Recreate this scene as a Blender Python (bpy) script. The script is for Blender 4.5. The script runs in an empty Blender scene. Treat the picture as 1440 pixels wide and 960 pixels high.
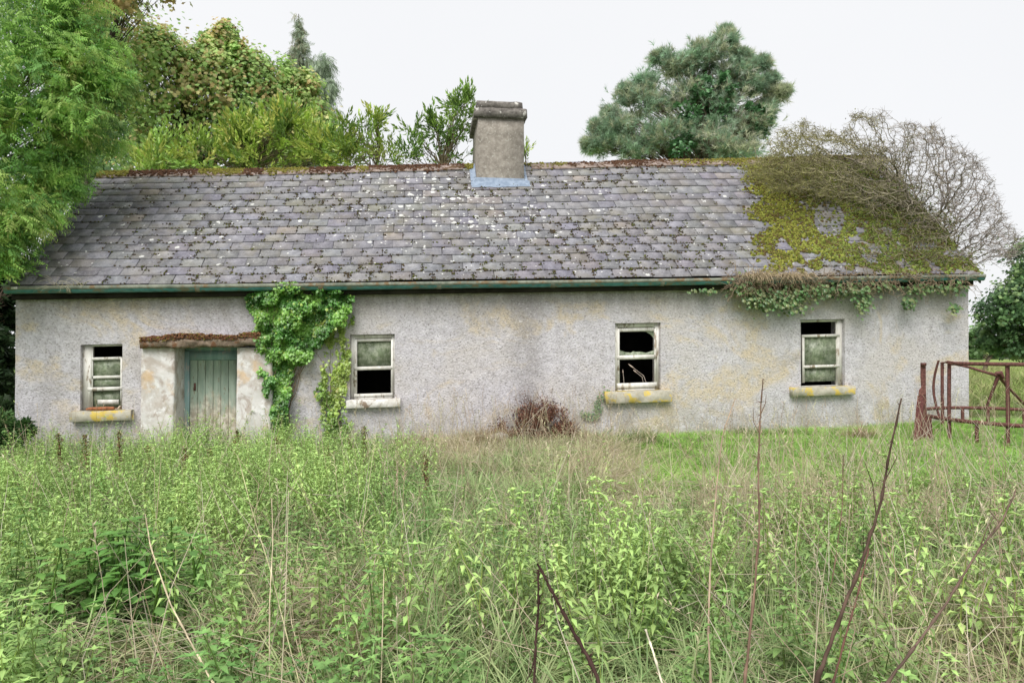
import bpy, math, random
import numpy as np
from mathutils import Vector, Matrix, Euler
sc = bpy.context.scene
rng = np.random.default_rng(7); random.seed(7)

# ------------------------------------------------------------ camera, sky, sun
FPX = 1000.0; YAW = math.radians(7.0); CAMP = np.array([0.0, -11.6, 1.65])
PITCH = math.atan(10/FPX)
cam = bpy.data.cameras.new('camera'); camo = bpy.data.objects.new('camera', cam)
sc.collection.objects.link(camo); sc.camera = camo
cam.sensor_width = 36; cam.lens = 36*FPX/1440; cam.clip_end = 2000; cam.clip_start = .05
camo.location = CAMP; camo.rotation_euler = (math.pi/2+PITCH, 0, -YAW)

W = bpy.data.worlds.new('World'); sc.world = W; W.use_nodes = True
SUN_EL, SUN_AZ = math.radians(52), math.radians(203)      # high, behind the camera and a little to the left
nt = W.node_tree; nt.nodes.clear()
out = nt.nodes.new('ShaderNodeOutputWorld'); bg = nt.nodes.new('ShaderNodeBackground')
sky = nt.nodes.new('ShaderNodeTexSky'); sky.sky_type = 'NISHITA'; sky.sun_disc = False
sky.sun_elevation = SUN_EL; sky.sun_rotation = SUN_AZ; sky.air_density = 1; sky.dust_density = 5
mx = nt.nodes.new('ShaderNodeMix'); mx.data_type = 'RGBA'; mx.inputs[0].default_value = .93
mx.inputs[7].default_value = (6.9, 6.95, 7.05, 1)           # thick even cloud layer in front of the blue sky
tc = nt.nodes.new('ShaderNodeTexCoord'); cn = nt.nodes.new('ShaderNodeTexNoise'); cn.inputs['Scale'].default_value = 2.2; cn.inputs['Detail'].default_value = 4
nt.links.new(tc.outputs['Generated'], cn.inputs['Vector']); cm = nt.nodes.new('ShaderNodeMix'); cm.data_type = 'RGBA'
cm.inputs[6].default_value = (6.6, 6.66, 6.8, 1); cm.inputs[7].default_value = (7.2, 7.22, 7.28, 1); nt.links.new(cn.outputs['Fac'], cm.inputs[0]); nt.links.new(cm.outputs[2], mx.inputs[7])
nt.links.new(sky.outputs[0], mx.inputs[6]); nt.links.new(mx.outputs[2], bg.inputs[0])
bg.inputs[1].default_value = .1; nt.links.new(bg.outputs[0], out.inputs[0])
sl = bpy.data.lights.new('sun', 'SUN'); sl.energy = 2.6; sl.angle = math.radians(38); sl.color = (1, .975, .93)
so = bpy.data.objects.new('sun', sl); sc.collection.objects.link(so)
sd = Vector((math.sin(SUN_AZ)*math.cos(SUN_EL), math.cos(SUN_AZ)*math.cos(SUN_EL), math.sin(SUN_EL)))
so.rotation_euler = sd.to_track_quat('Z', 'Y').to_euler()
so.location = (0, -20, 30)
sc.view_settings.view_transform = 'Standard'; sc.view_settings.look = 'None'
sc.view_settings.exposure = 0.5; sc.view_settings.gamma = 1
try: sc.cycles.max_bounces = 9; sc.cycles.diffuse_bounces = 7; sc.cycles.transmission_bounces = 7; sc.cycles.transparent_max_bounces = 12
except Exception: pass

# ------------------------------------------------------------ layout helpers
CR = np.array([math.cos(YAW), -math.sin(YAW), 0.])
CF = np.array([math.sin(YAW)*math.cos(PITCH), math.cos(YAW)*math.cos(PITCH), math.sin(PITCH)])
CU = np.cross(CR, CF)
def ray(px, py): return CF + CR*((px-720)/FPX) + CU*((480-py)/FPX)
def at(px, py, depth): return CAMP + ray(px, py)*depth
def bpY(px, py, Y=0.0):
    r = ray(px, py); return CAMP + r*((Y-CAMP[1])/r[1])
def toPix(P):
    d = np.asarray(P)-CAMP; z = d@CF; z = np.where(z < .2, .2, z)
    return 720+FPX*(d@CR)/z, 480-FPX*(d@CU)/z, d@CF

def hash2(i, j, s):
    n = (i*374761393 + j*668265263 + s*1442695041) & 0x7fffffff
    n = ((n ^ (n >> 13))*1274126177) & 0x7fffffff
    return ((n ^ (n >> 16)) & 0xffff)/65535.0
def vnoise(x, y, s=0):
    x = np.asarray(x, float); y = np.asarray(y, float)
    i = np.floor(x).astype(np.int64); j = np.floor(y).astype(np.int64)
    u = x-i; v = y-j; u = u*u*(3-2*u); v = v*v*(3-2*v)
    return (hash2(i, j, s)*(1-u)+hash2(i+1, j, s)*u)*(1-v)+(hash2(i, j+1, s)*(1-u)+hash2(i+1, j+1, s)*u)*v
def fbm(x, y, s=0, o=4):
    t = 0; a = .5; n = 0
    for k in range(o):
        t = t+a*vnoise(x*2**k, y*2**k, s+k); n += a; a *= .5
    return t/n
def sstep(a, b, x): t = np.clip((x-a)/(b-a), 0, 1); return t*t*(3-2*t)

def ground(x, y):
    x = np.asarray(x, float); y = np.asarray(y, float)
    near = .12+.02*np.clip(x, -12, 14)
    return near + .12*(fbm(x*.35+9, y*.35+4, 3)-.5) + .05*(fbm(x*1.3, y*1.3, 5)-.5) + sstep(30, 150, y)*.5

# ------------------------------------------------------------ mesh helpers
def link(o, parent=None):
    sc.collection.objects.link(o)
    if parent is not None: o.parent = parent
    return o
class MB:
    """collects vertices, faces and a per-vertex colour; builds one mesh object"""
    def __init__(s): s.V = []; s.C = []; s.T = []; s.Q = []; s.n = 0
    def add(s, V, F, col=(1, 1, 1)):
        V = np.asarray(V, float).reshape(-1, 3); F = np.asarray(F, np.int64)
        c = np.asarray(col, float)
        if c.ndim == 1: c = np.tile(c, (len(V), 1))
        s.V.append(V); s.C.append(c)
        (s.T if F.shape[1] == 3 else s.Q).append(F+s.n); s.n += len(V)
        return s
    def data(s, name, mat, smooth=False):
        V = np.concatenate(s.V); C = np.concatenate(s.C)
        T = np.concatenate(s.T) if s.T else np.zeros((0, 3), np.int64)
        Q = np.concatenate(s.Q) if s.Q else np.zeros((0, 4), np.int64)
        me = bpy.data.meshes.new(name)
        me.vertices.add(len(V)); me.vertices.foreach_set('co', V.astype(np.float32).ravel())
        li = np.concatenate([T.ravel(), Q.ravel()]).astype(np.int32)
        me.loops.add(len(li)); me.loops.foreach_set('vertex_index', li)
        nt_, nq = len(T), len(Q)
        st = np.concatenate([np.arange(nt_)*3, nt_*3+np.arange(nq)*4]).astype(np.int32)
        me.polygons.add(nt_+nq); me.polygons.foreach_set('loop_start', st)
        if smooth: me.polygons.foreach_set('use_smooth', np.ones(nt_+nq, bool))
        a = me.color_attributes.new('tint', 'FLOAT_COLOR', 'POINT')
        a.data.foreach_set('color', np.concatenate([C, np.ones((len(C), 1))], 1).astype(np.float32).ravel())
        me.materials.append(mat); me.update(calc_edges=True)
        return me
    def build(s, name, mat, parent=None, smooth=False):
        return link(bpy.data.objects.new(name, s.data(name, mat, smooth)), parent)
    def box(s, a, b, col=(1, 1, 1), shear=None):
        x0, y0, z0 = a; x1, y1, z1 = b
        V = np.array([[x, y, z] for x in (x0, x1) for y in (y0, y1) for z in (z0, z1)], float)
        if shear: V[:, 2] += shear(V[:, 0])
        return s.add(V, BOXF, col)
    def tube(s, P, R, n=5, col=(1, 1, 1), cap=False):
        P = np.asarray(P, float); R = np.broadcast_to(np.asarray(R, float), (len(P),))
        T = np.gradient(P, axis=0); T /= np.linalg.norm(T, axis=1, keepdims=True)+1e-9
        ref = np.where(np.abs(T[:, 2:3]) > .9, np.array([[1., 0, 0]]), np.array([[0, 0, 1.]]))
        if len(P) > 2: ref = np.tile(ref[:1], (len(P), 1))
        A = np.cross(T, ref); A /= np.linalg.norm(A, axis=1, keepdims=True)+1e-9
        B = np.cross(T, A)
        an = np.arange(n)/n*2*math.pi
        V = P[:, None]+R[:, None, None]*(A[:, None]*np.cos(an)[None, :, None]+B[:, None]*np.sin(an)[None, :, None])
        k = np.arange(len(P)-1)[:, None]*n; j = np.arange(n)[None]; j2 = (j+1) % n
        F = np.stack([k+j, k+j2, k+n+j2, k+n+j], -1).reshape(-1, 4)
        s.add(V.reshape(-1, 3), F, col)
        if cap:
            for e in (0, len(P)-1):
                c = np.concatenate([P[e:e+1], V[e]]); s.add(c, [[0, 1+i, 1+(i+1) % n] for i in range(n)], col)
        return s
    def segs(s, A, B, ra, rb, col, n=3):
        """many separate tapered 3-sided segments at once"""
        A = np.asarray(A); B = np.asarray(B); D = B-A; L = np.linalg.norm(D, axis=1, keepdims=True)+1e-9; D = D/L
        ref = np.where(np.abs(D[:, 2:3]) > .8, np.array([[1., 0, 0]]), np.array([[0, 0, 1.]]))
        X = np.cross(D, ref); X /= np.linalg.norm(X, axis=1, keepdims=True)+1e-9; Y = np.cross(D, X)
        an = np.arange(n)/n*2*math.pi
        ring = X[:, None]*np.cos(an)[None, :, None]+Y[:, None]*np.sin(an)[None, :, None]
        ra = np.broadcast_to(ra, (len(A),)); rb = np.broadcast_to(rb, (len(A),))
        V = np.concatenate([A[:, None]+ring*ra[:, None, None], B[:, None]+ring*rb[:, None, None]], 1)
        j = np.arange(n); j2 = (j+1) % n
        f = np.stack([j, j2, n+j2, n+j], -1)
        F = (np.arange(len(A))[:, None, None]*2*n+f[None]).reshape(-1, 4)
        c = np.asarray(col, float)
        if c.ndim == 2: c = np.repeat(c, 2*n, 0)
        return s.add(V.reshape(-1, 3), F, c)
    def scatter(s, tmpl, pos, M, col):
        """place template (V, F, tone) at many positions with 3x3 matrices and colours"""
        V, F, tone = tmpl; k = len(pos)
        if k == 0: return s
        X = np.einsum('kij,nj->kni', M, V)+pos[:, None]
        C = np.asarray(col)[:, None, :]*tone[None, :, None] if tone.ndim == 1 else np.asarray(col)[:, None, :]*tone[None]
        FF = (np.arange(k)[:, None, None]*len(V)+F[None]).reshape(-1, F.shape[1])
        return s.add(X.reshape(-1, 3), FF, C.reshape(-1, 3))
BOXF = np.array([[0, 1, 3, 2], [4, 6, 7, 5], [0, 4, 5, 1], [2, 3, 7, 6], [0, 2, 6, 4], [1, 5, 7, 3]])
def frames(D, roll=None, up=(0, 0, 1)):
    """matrices whose local Y runs along D, Z about up"""
    D = np.asarray(D, float); D = D/(np.linalg.norm(D, axis=1, keepdims=True)+1e-9)
    U = np.broadcast_to(np.asarray(up, float), (len(D), 3))+rng.normal(0, .05, (len(D), 3))
    X = np.cross(D, U); X /= np.linalg.norm(X, axis=1, keepdims=True)+1e-9
    Z = np.cross(X, D)
    if roll is not None:
        c, q = np.cos(roll)[:, None], np.sin(roll)[:, None]; X, Z = X*c+Z*q, Z*c-X*q
    return np.stack([X, D, Z], 2)
def rotz(a, sc_=1.0):
    a = np.asarray(a); c, q, o = np.cos(a), np.sin(a), np.zeros_like(a); l = np.ones_like(a)
    M = np.stack([np.stack([c, -q, o], -1), np.stack([q, c, o], -1), np.stack([o, o, l], -1)], 1)
    return M*np.broadcast_to(sc_, a.shape)[:, None, None]
def unit(k): v = rng.normal(size=(k, 3)); return v/np.linalg.norm(v, axis=1, keepdims=True)

def tag(o, label=None, cat=None, group=None, kind=None):
    if label: o['label'] = label
    if cat: o['category'] = cat
    if group: o['group'] = group
    if kind: o['kind'] = kind
    return o
def empty(name, loc=(0, 0, 0)):
    o = bpy.data.objects.new(name, None); o.empty_display_size = .3; o.location = loc
    return link(o)
def part(o, root):
    o.parent = root; o.matrix_parent_inverse = Matrix.Translation(-Vector(root.location)); return o

# ------------------------------------------------------------ materials
class NM:
    def __init__(s, name):
        s.m = bpy.data.materials.new(name); s.m.use_nodes = True; s.t = s.m.node_tree; s.t.nodes.clear()
        s.out = s.n('OutputMaterial'); s.pos = s.n('NewGeometry').outputs['Position']
    def n(s, k, **kw):
        x = s.t.nodes.new('ShaderNode'+k)
        for a, b in kw.items(): setattr(x, a, b)
        return x
    def l(s, a, b): s.t.links.new(a, b)
    def put(s, inp, v):
        if isinstance(v, bpy.types.NodeSocket): s.l(v, inp)
        elif isinstance(v, (tuple, list)) and len(v) == 3 and inp.type == 'RGBA': inp.default_value = (*v, 1)
        else: inp.default_value = v
    def scale(s, v, sc_):
        x = s.n('VectorMath', operation='MULTIPLY'); s.put(x.inputs[0], v); x.inputs[1].default_value = sc_; return x.outputs[0]
    def noise(s, scale, detail=4, rough=.55, vec=None, dist=0):
        x = s.n('TexNoise'); s.l(vec or s.pos, x.inputs['Vector']); x.inputs['Scale'].default_value = scale
        x.inputs['Detail'].default_value = detail; x.inputs['Roughness'].default_value = rough
        x.inputs['Distortion'].default_value = dist; return x.outputs['Fac']
    def voro(s, scale, vec=None, feature='F1', rnd=1):
        x = s.n('TexVoronoi', feature=feature); s.l(vec or s.pos, x.inputs['Vector']); x.inputs['Scale'].default_value = scale
        x.inputs['Randomness'].default_value = rnd; return x
    def ramp(s, f, a, b, lo=0, hi=1):
        x = s.n('MapRange', interpolation_type='SMOOTHSTEP'); s.put(x.inputs[0], f)
        for i, v in zip((1, 2, 3, 4), (a, b, lo, hi)): x.inputs[i].default_value = v
        return x.outputs[0]
    def math(s, op, a, b=0, clamp=False):
        x = s.n('Math', operation=op, use_clamp=clamp); s.put(x.inputs[0], a); s.put(x.inputs[1], b); return x.outputs[0]
    def mix(s, f, a, b, mode='MIX'):
        x = s.n('Mix', data_type='RGBA', blend_type=mode); s.put(x.inputs[0], f); s.put(x.inputs[6], a); s.put(x.inputs[7], b); return x.outputs[2]
    def attr(s, name='tint'): return s.n('Attribute', attribute_name=name).outputs['Color']
    def xyz(s): x = s.n('SeparateXYZ'); s.l(s.pos, x.inputs[0]); return x.outputs
    def bsdf(s, col, rough=.8, spec=.3, bump=None, bstr=.3, bdist=.01, metal=0):
        p = s.n('BsdfPrincipled'); s.put(p.inputs['Base Color'], col); s.put(p.inputs['Roughness'], rough)
        p.inputs['Specular IOR Level'].default_value = spec; p.inputs['Metallic'].default_value = metal
        if bump is not None:
            b = s.n('Bump'); b.inputs['Strength'].default_value = bstr; b.inputs['Distance'].default_value = bdist
            s.l(bump, b.inputs['Height']); s.l(b.outputs[0], p.inputs['Normal'])
        s.p = p; return p.outputs[0]
    def done(s, sh): s.l(sh, s.out.inputs[0]); return s.m

def leaf_mat(name, trans=.3, rough=.45, spec=.35, var=.35):
    g = NM(name); c = g.attr()
    f = g.ramp(g.noise(3, 3), .3, .7, 1-var, 1+var)
    col = g.mix(1, c, g.n('CombineColor').outputs[0], 'MULTIPLY') if False else None
    mm = g.n('VectorMath', operation='SCALE'); g.l(c, mm.inputs[0]); g.l(f, mm.inputs['Scale'])
    sh = g.bsdf(mm.outputs[0], rough, spec)
    tr = g.n('BsdfTranslucent'); g.l(mm.outputs[0], tr.inputs[0])
    m = g.n('MixShader'); m.inputs[0].default_value = trans; g.l(sh, m.inputs[1]); g.l(tr.outputs[0], m.inputs[2])
    return g.done(m.outputs[0])
def tint_mat(name, rough=.9, spec=.15, nscale=25, bstr=.5, bdist=.01, var=.25):
    g = NM(name); c = g.attr(); nz = g.noise(nscale, 5)
    mm = g.n('VectorMath', operation='SCALE'); g.l(c, mm.inputs[0]); g.l(g.ramp(nz, .3, .7, 1-var, 1+var), mm.inputs['Scale'])
    return g.done(g.bsdf(mm.outputs[0], rough, spec, nz, bstr, bdist))

M_leaf = leaf_mat('leaf', .42, .5, .3); M_needle = leaf_mat('needle', .45, .6, .2, .2)
M_weed = leaf_mat('weed_leaf', .24, .5, .3, .3); M_gloss = leaf_mat('glossy_leaf', .22, .33, .5, .25); M_grass = leaf_mat('grass_blade', .25, .6, .2, .15)
M_bark = tint_mat('bark'); M_moss = tint_mat('moss', .95, .05, 60, .8, .01, .35); M_rust = tint_mat('rusty_iron', .75, .3, 40, .5, .004, .45)
M_twig = tint_mat('twig', .9, .1, 12, .2, .003, .3)

def wall_mat():
    g = NM('pebbledash'); X, Y, Z = g.xyz()
    fine = g.noise(30, 4, .7, g.scale(g.pos, (1, 1, 1.25)), .6); mid = g.noise(7, 6, .65); big = g.noise(.8, 4, .6)
    peb = g.voro(38).outputs['Distance']
    base = g.mix(g.ramp(mid, .35, .65), (.485, .465, .50), (.62, .60, .645))
    base = g.mix(g.ramp(big, .42, .62, 0, .7), base, (.54, .505, .49))
    och = g.math('MULTIPLY', g.ramp(g.noise(.85, 4, .6, g.scale(g.pos, (1, 1, 1.5)), 1.0), .50, .64), g.ramp(g.noise(5, 5, .7), .30, .62))
    base = g.mix(g.math('MULTIPLY', och, .75), base, (.60, .49, .32))
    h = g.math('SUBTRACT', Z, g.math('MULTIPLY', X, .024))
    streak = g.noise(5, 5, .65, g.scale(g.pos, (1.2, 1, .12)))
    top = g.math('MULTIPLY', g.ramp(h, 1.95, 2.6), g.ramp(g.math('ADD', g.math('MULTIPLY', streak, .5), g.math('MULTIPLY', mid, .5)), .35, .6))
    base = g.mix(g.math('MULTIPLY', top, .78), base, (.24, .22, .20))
    dx = g.math('ABSOLUTE', g.math('SUBTRACT', g.math('ADD', X, g.math('MULTIPLY', g.noise(1.6, 3), .35)), 1.85))
    run = g.math('MULTIPLY', g.ramp(dx, .03, .42, 1, 0), g.ramp(g.noise(4, 5, .6, g.scale(g.pos, (1, 1, .35))), .25, .55))
    base = g.mix(g.math('MULTIPLY', run, .6), base, (.27, .25, .25))
    pat = g.math('MULTIPLY', g.ramp(g.noise(1.3, 5, .6, None, .8), .54, .68), g.ramp(mid, .35, .6))
    base = g.mix(g.math('MULTIPLY', pat, .6), base, (.35, .325, .31))
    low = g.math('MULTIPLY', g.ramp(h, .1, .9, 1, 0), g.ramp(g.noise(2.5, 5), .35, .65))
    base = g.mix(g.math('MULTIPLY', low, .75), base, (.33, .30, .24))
    base = g.mix(g.ramp(fine, .36, .48, .75, 0), base, (.23, .215, .21))
    base = g.mix(g.ramp(fine, .55, .68, 0, .5), base, (.78, .77, .78))
    hgt = g.math('ADD', g.math('MULTIPLY', g.math('SUBTRACT', 1, peb), .5), g.math('MULTIPLY', fine, 1.6))
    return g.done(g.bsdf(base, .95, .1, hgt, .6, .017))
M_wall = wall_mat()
def plaster_mat():
    g = NM('old_plaster'); X, Y, Z = g.xyz()
    a = g.noise(5, 6, .7); b = g.noise(1.8, 4, .6, None, 1.5); c = g.noise(14, 5, .7)
    base = g.mix(g.ramp(b, .38, .6), (.46, .41, .37), (.64, .62, .61))
    base = g.mix(g.ramp(a, .50, .66, 0, .8), base, (.80, .79, .80))
    base = g.mix(g.math('MULTIPLY', g.ramp(g.noise(2.6, 5, .6, None, 2), .54, .66), .7), base, (.36, .29, .25))
    base = g.mix(g.ramp(g.noise(3, 4), .58, .72, 0, .7), base, (.60, .42, .24))
    base = g.mix(g.ramp(c, .55, .7, 0, .4), base, (.28, .25, .23))
    base = g.mix(g.ramp(Z, 0, .7, .6, 0), base, (.40, .38, .30))
    return g.done(g.bsdf(base, .9, .15, g.noise(30, 5), .5, .008))
M_plaster = plaster_mat()
def slate_mat():
    g = NM('slate'); X, Y, Z = g.xyz(); c = g.attr()
    n1 = g.noise(8, 6, .65); n2 = g.noise(40, 4, .6)
    base = g.mix(g.ramp(n1, .3, .7), (.160, .157, .180), (.275, .270, .298))
    base = g.mix(g.ramp(g.noise(2.2, 4), .45, .65, 0, .55), base, (.24, .22, .20))
    base = g.mix(1, base, c, 'MULTIPLY')
    # speckle
    base = g.mix(g.ramp(n2, .57, .68, 0, .5), base, (.43, .43, .45))
    base = g.mix(g.ramp(n2, .30, .40, .6, 0), base, (.06, .055, .06))
    # white crustose lichen, thickest below the chimney
    def blobs(scale, thr, s0):
        wv = g.n('VectorMath', operation='ADD'); g.l(g.pos, wv.inputs[0])
        nn = g.n('TexNoise'); nn.inputs['Scale'].default_value = 16; g.l(g.pos, nn.inputs['Vector'])
        sc2 = g.scale(nn.outputs['Color'], (.05, .05, .05)); g.l(sc2, wv.inputs[1])
        v = g.voro(scale, wv.outputs[0]); d = v.outputs['Distance']
        pick = g.n('SeparateColor'); g.l(v.outputs['Color'], pick.inputs[0])
        return d, pick.outputs[0]
    cx = g.math('DIVIDE', g.math('SUBTRACT', X, .6), 2.4); cz = g.math('DIVIDE', g.math('SUBTRACT', Z, 4.3), 1.1)
    cd = g.math('SQRT', g.math('ADD', g.math('MULTIPLY', cx, cx), g.math('MULTIPLY', cz, cz)))
    conc = g.math('MULTIPLY', g.ramp(cd, .1, 1.35, .50, .10), g.ramp(g.noise(1.7, 4, .6), .38, .60, .15, 1.15))
    for scale, r in ((6.5, .42), (14, .42)):
        d, p = blobs(scale, 0, 0)
        sel = g.math('LESS_THAN', p, conc)
        rad = g.math('MULTIPLY', g.math('ADD', .4, p), r)
        rad = g.math('ADD', g.math('MULTIPLY', p, .25), r*.55)
        m = g.math('MULTIPLY', g.math('LESS_THAN', d, rad), sel)
        base = g.mix(g.math('MULTIPLY', m, .85), base, g.mix(g.noise(60, 2), (.62, .62, .60), (.85, .85, .84)))
    # dark lichen dots
    d, p = blobs(11, 0, 0)
    m = g.math('MULTIPLY', g.math('LESS_THAN', d, g.math('MULTIPLY', g.math('SUBTRACT', 1, p), .8)), g.math('GREATER_THAN', p, .74))
    base = g.mix(g.math('MULTIPLY', m, .75), base, (.075, .07, .06))
    # olive algae
    al = g.math('MULTIPLY', g.ramp(g.noise(1.1, 4, .6), .52, .68), g.ramp(g.noise(12, 4), .4, .6))
    base = g.mix(g.math('MULTIPLY', al, .35), base, (.16, .15, .08))
    return g.done(g.bsdf(base, .62, .35, g.math('ADD', n1, g.math('MULTIPLY', n2, .5)), .35, .006))
M_slate = slate_mat()
def simple(name, c1, c2, scale=12, rough=.8, spec=.3, bstr=.3, bdist=.005, c3=None, s3=4, t3=(.55, .65), stretch=None, metal=0):
    g = NM(name); v = g.scale(g.pos, stretch) if stretch else None
    n = g.noise(scale, 5, .65, v)
    b = g.mix(g.ramp(n, .3, .7), c1, c2)
    if c3: b = g.mix(g.ramp(g.noise(s3, 5, .65, v), *t3), b, c3)
    return g.done(g.bsdf(b, rough, spec, n, bstr, bdist, metal))
M_cement = simple('cement_render', (.22, .195, .17), (.36, .325, .29), 9, .92, .15, .6, .01, (.42, .40, .36), 28, (.56, .66))
M_cap = simple('lichened_concrete', (.10, .09, .085), (.24, .22, .205), 14, .95, .1, .7, .012, (.62, .60, .57), 6.5, (.60, .64))
M_lead = simple('lead_flashing', (.17, .22, .30), (.28, .34, .43), 10, .6, .3, .2, .004)
M_gutter = simple('green_gutter_paint', (.035, .14, .14), (.10, .27, .27), 7, .5, .4, .3, .004, (.16, .15, .10), 5, (.50, .62), (1, 1, 3))
M_gutter_top = simple('weathered_gutter', (.13, .15, .12), (.27, .28, .23), 9, .8, .2, .3, .004, (.20, .14, .08), 5, (.52, .62))
M_dark = simple('dark_interior_eaves_shade', (.02, .018, .016), (.05, .045, .04), 3, .95, .05)  # room lining; also on the fascia as painted shade below the gutter
M_wood = simple('flaking_cream_paint', (.60, .58, .53), (.80, .79, .75), 10, .7, .2, .5, .004, (.30, .25, .19), 9, (.56, .64), (1, 1, .35))
M_sill = simple('lichened_sill', (.34, .32, .26), (.50, .47, .40), 10, .9, .15, .5, .006, (.58, .44, .11), 5.5, (.48, .58))
M_sill2 = simple('peeling_white_sill', (.5, .48, .44), (.78, .76, .74), 12, .85, .2, .5, .006, (.26, .20, .15), 7, (.56, .62))
M_lintel = simple('mossy_lintel', (.13, .10, .075), (.27, .21, .16), 12, .95, .1, .9, .02, (.17, .09, .05), 7, (.5, .6))
M_door = simple('faded_green_paint', (.16, .25, .20), (.24, .35, .30), 4, .7, .25, .4, .004, (.42, .38, .30), 5, (.58, .66), (2.5, 1, .5))
M_teal = simple('teal_paint', (.24, .38, .38), (.36, .50, .50), 6, .7, .25, .3, .004, (.5, .48, .44), 6, (.56, .64), (2, 1, .5))
M_cream2 = simple('peeled_door_paint', (.42, .40, .33), (.62, .58, .50), 9, .85, .15, .4, .004, (.22, .32, .27), 6, (.52, .58), (2.5, 1, .6))
M_ridge = simple('ridge_tile_clay', (.20, .15, .13), (.36, .30, .27), 8, .9, .1, .6, .01, (.11, .07, .04), 6, (.5, .6))
def glass_mat():
    g = NM('dirty_glass_reflection_tint'); X, Y, Z = g.xyz()
    dirt_refl = g.ramp(g.noise(7, 6, .7, g.scale(g.pos, (1, 1, .55))), .36, .66, .45, .93)
    col = g.mix(g.ramp(g.noise(11, 5, .7), .4, .6), (.20, .25, .15), (.40, .44, .33))  # pane grime, its green also painting in the reflection of the field
    sh = g.bsdf(col, .35, .5, g.noise(4, 2), .1, .01)
    tr = g.n('BsdfTransparent'); tr.inputs[0].default_value = (.8, .85, .82, 1)
    m = g.n('MixShader'); g.l(dirt_refl, m.inputs[0]); g.l(tr.outputs[0], m.inputs[1]); g.l(sh, m.inputs[2])
    return g.done(m.outputs[0])
M_glass = glass_mat()
def ground_mat():
    g = NM('meadow_soil'); X, Y, Z = g.xyz()
    a = g.noise(18, 6, .7); b = g.noise(.8, 5, .6)
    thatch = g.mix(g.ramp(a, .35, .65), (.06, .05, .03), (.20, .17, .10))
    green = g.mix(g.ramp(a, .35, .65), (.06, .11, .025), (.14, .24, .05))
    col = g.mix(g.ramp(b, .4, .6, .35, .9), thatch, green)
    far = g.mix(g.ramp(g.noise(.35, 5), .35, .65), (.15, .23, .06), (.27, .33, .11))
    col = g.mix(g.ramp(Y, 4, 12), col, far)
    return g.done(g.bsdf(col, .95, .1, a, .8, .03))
M_ground = ground_mat()

# ------------------------------------------------------------ ground
def build_ground():
    xs = np.unique(np.concatenate([np.linspace(-400, -20, 20), np.arange(-20, 26, .3), np.linspace(26, 500, 24)]))
    ys = np.unique(np.concatenate([np.linspace(-120, -14, 16), np.arange(-14, 10, .3), np.linspace(10, 60, 40), np.linspace(60, 1200, 30)]))
    GX, GY = np.meshgrid(xs, ys); Z = ground(GX, GY)
    V = np.stack([GX, GY, Z], -1).reshape(-1, 3); nx, ny = len(xs), len(ys)
    i = np.arange(ny-1)[:, None]*nx+np.arange(nx-1)[None]
    F = np.stack([i, i+1, i+nx+1, i+nx], -1).reshape(-1, 4)
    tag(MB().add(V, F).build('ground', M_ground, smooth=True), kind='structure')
build_ground()

# ------------------------------------------------------------ cottage
SH = .024
def sh(x): return SH*np.asarray(x)
XL = bpY(22, 500)[0]; XR = bpY(1362, 500)[0]
EY = -.20; RY = None
# ridge distance from the verge line: left verge passes (12,406) at the eaves and (140,243) at the ridge
e0 = bpY(12, 402, EY); XV0 = e0[0]
r = ray(140, 243); RY = CAMP[1] + r[1]*((XV0-CAMP[0])/r[0])
rl = bpY(140, 245, RY); rr = bpY(1030, 226, RY)
RS = (rr[2]-rl[2])/(rr[0]-rl[0]); ZR0 = rl[2]-RS*rl[0]
el = bpY(12, 403, EY); er = bpY(1380, 386, EY)
ES = (er[2]-el[2])/(er[0]-el[0]); ZE0 = el[2]-ES*el[0]
XV1 = er[0]
print('XL %.2f XR %.2f RY %.2f ridge %.2f+%.4fx eave %.2f+%.4fx verge %.2f %.2f' % (XL, XR, RY, ZR0, RS, ZE0, ES, XV0, XV1))
def roofpt(x, t, lift=0.0):
    x = np.asarray(x, float); t = np.asarray(t, float)
    z0 = ZE0+ES*x; z1 = ZR0+RS*x
    y = EY+(RY-EY)*t; z = z0+(z1-z0)*t
    z = z + .035*(fbm(x*.45+3, t*1.3+1, 21, 2)-.5) - .035*np.sin(np.clip((x-XV0)/(XV1-XV0), 0, 1)*math.pi)*4*t*(1-t)*.6
    sl_ = np.arctan2(z1-z0, RY-EY)
    return np.stack(np.broadcast_arrays(x, y-np.sin(sl_)*lift, z+np.cos(sl_)*lift), -1)
cot = empty('cottage', (float((XL+XR)/2), 2.5, .1))
tag(cot, 'long low abandoned cottage with grey pebbledash walls and lichened slate roof', 'cottage')
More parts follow.
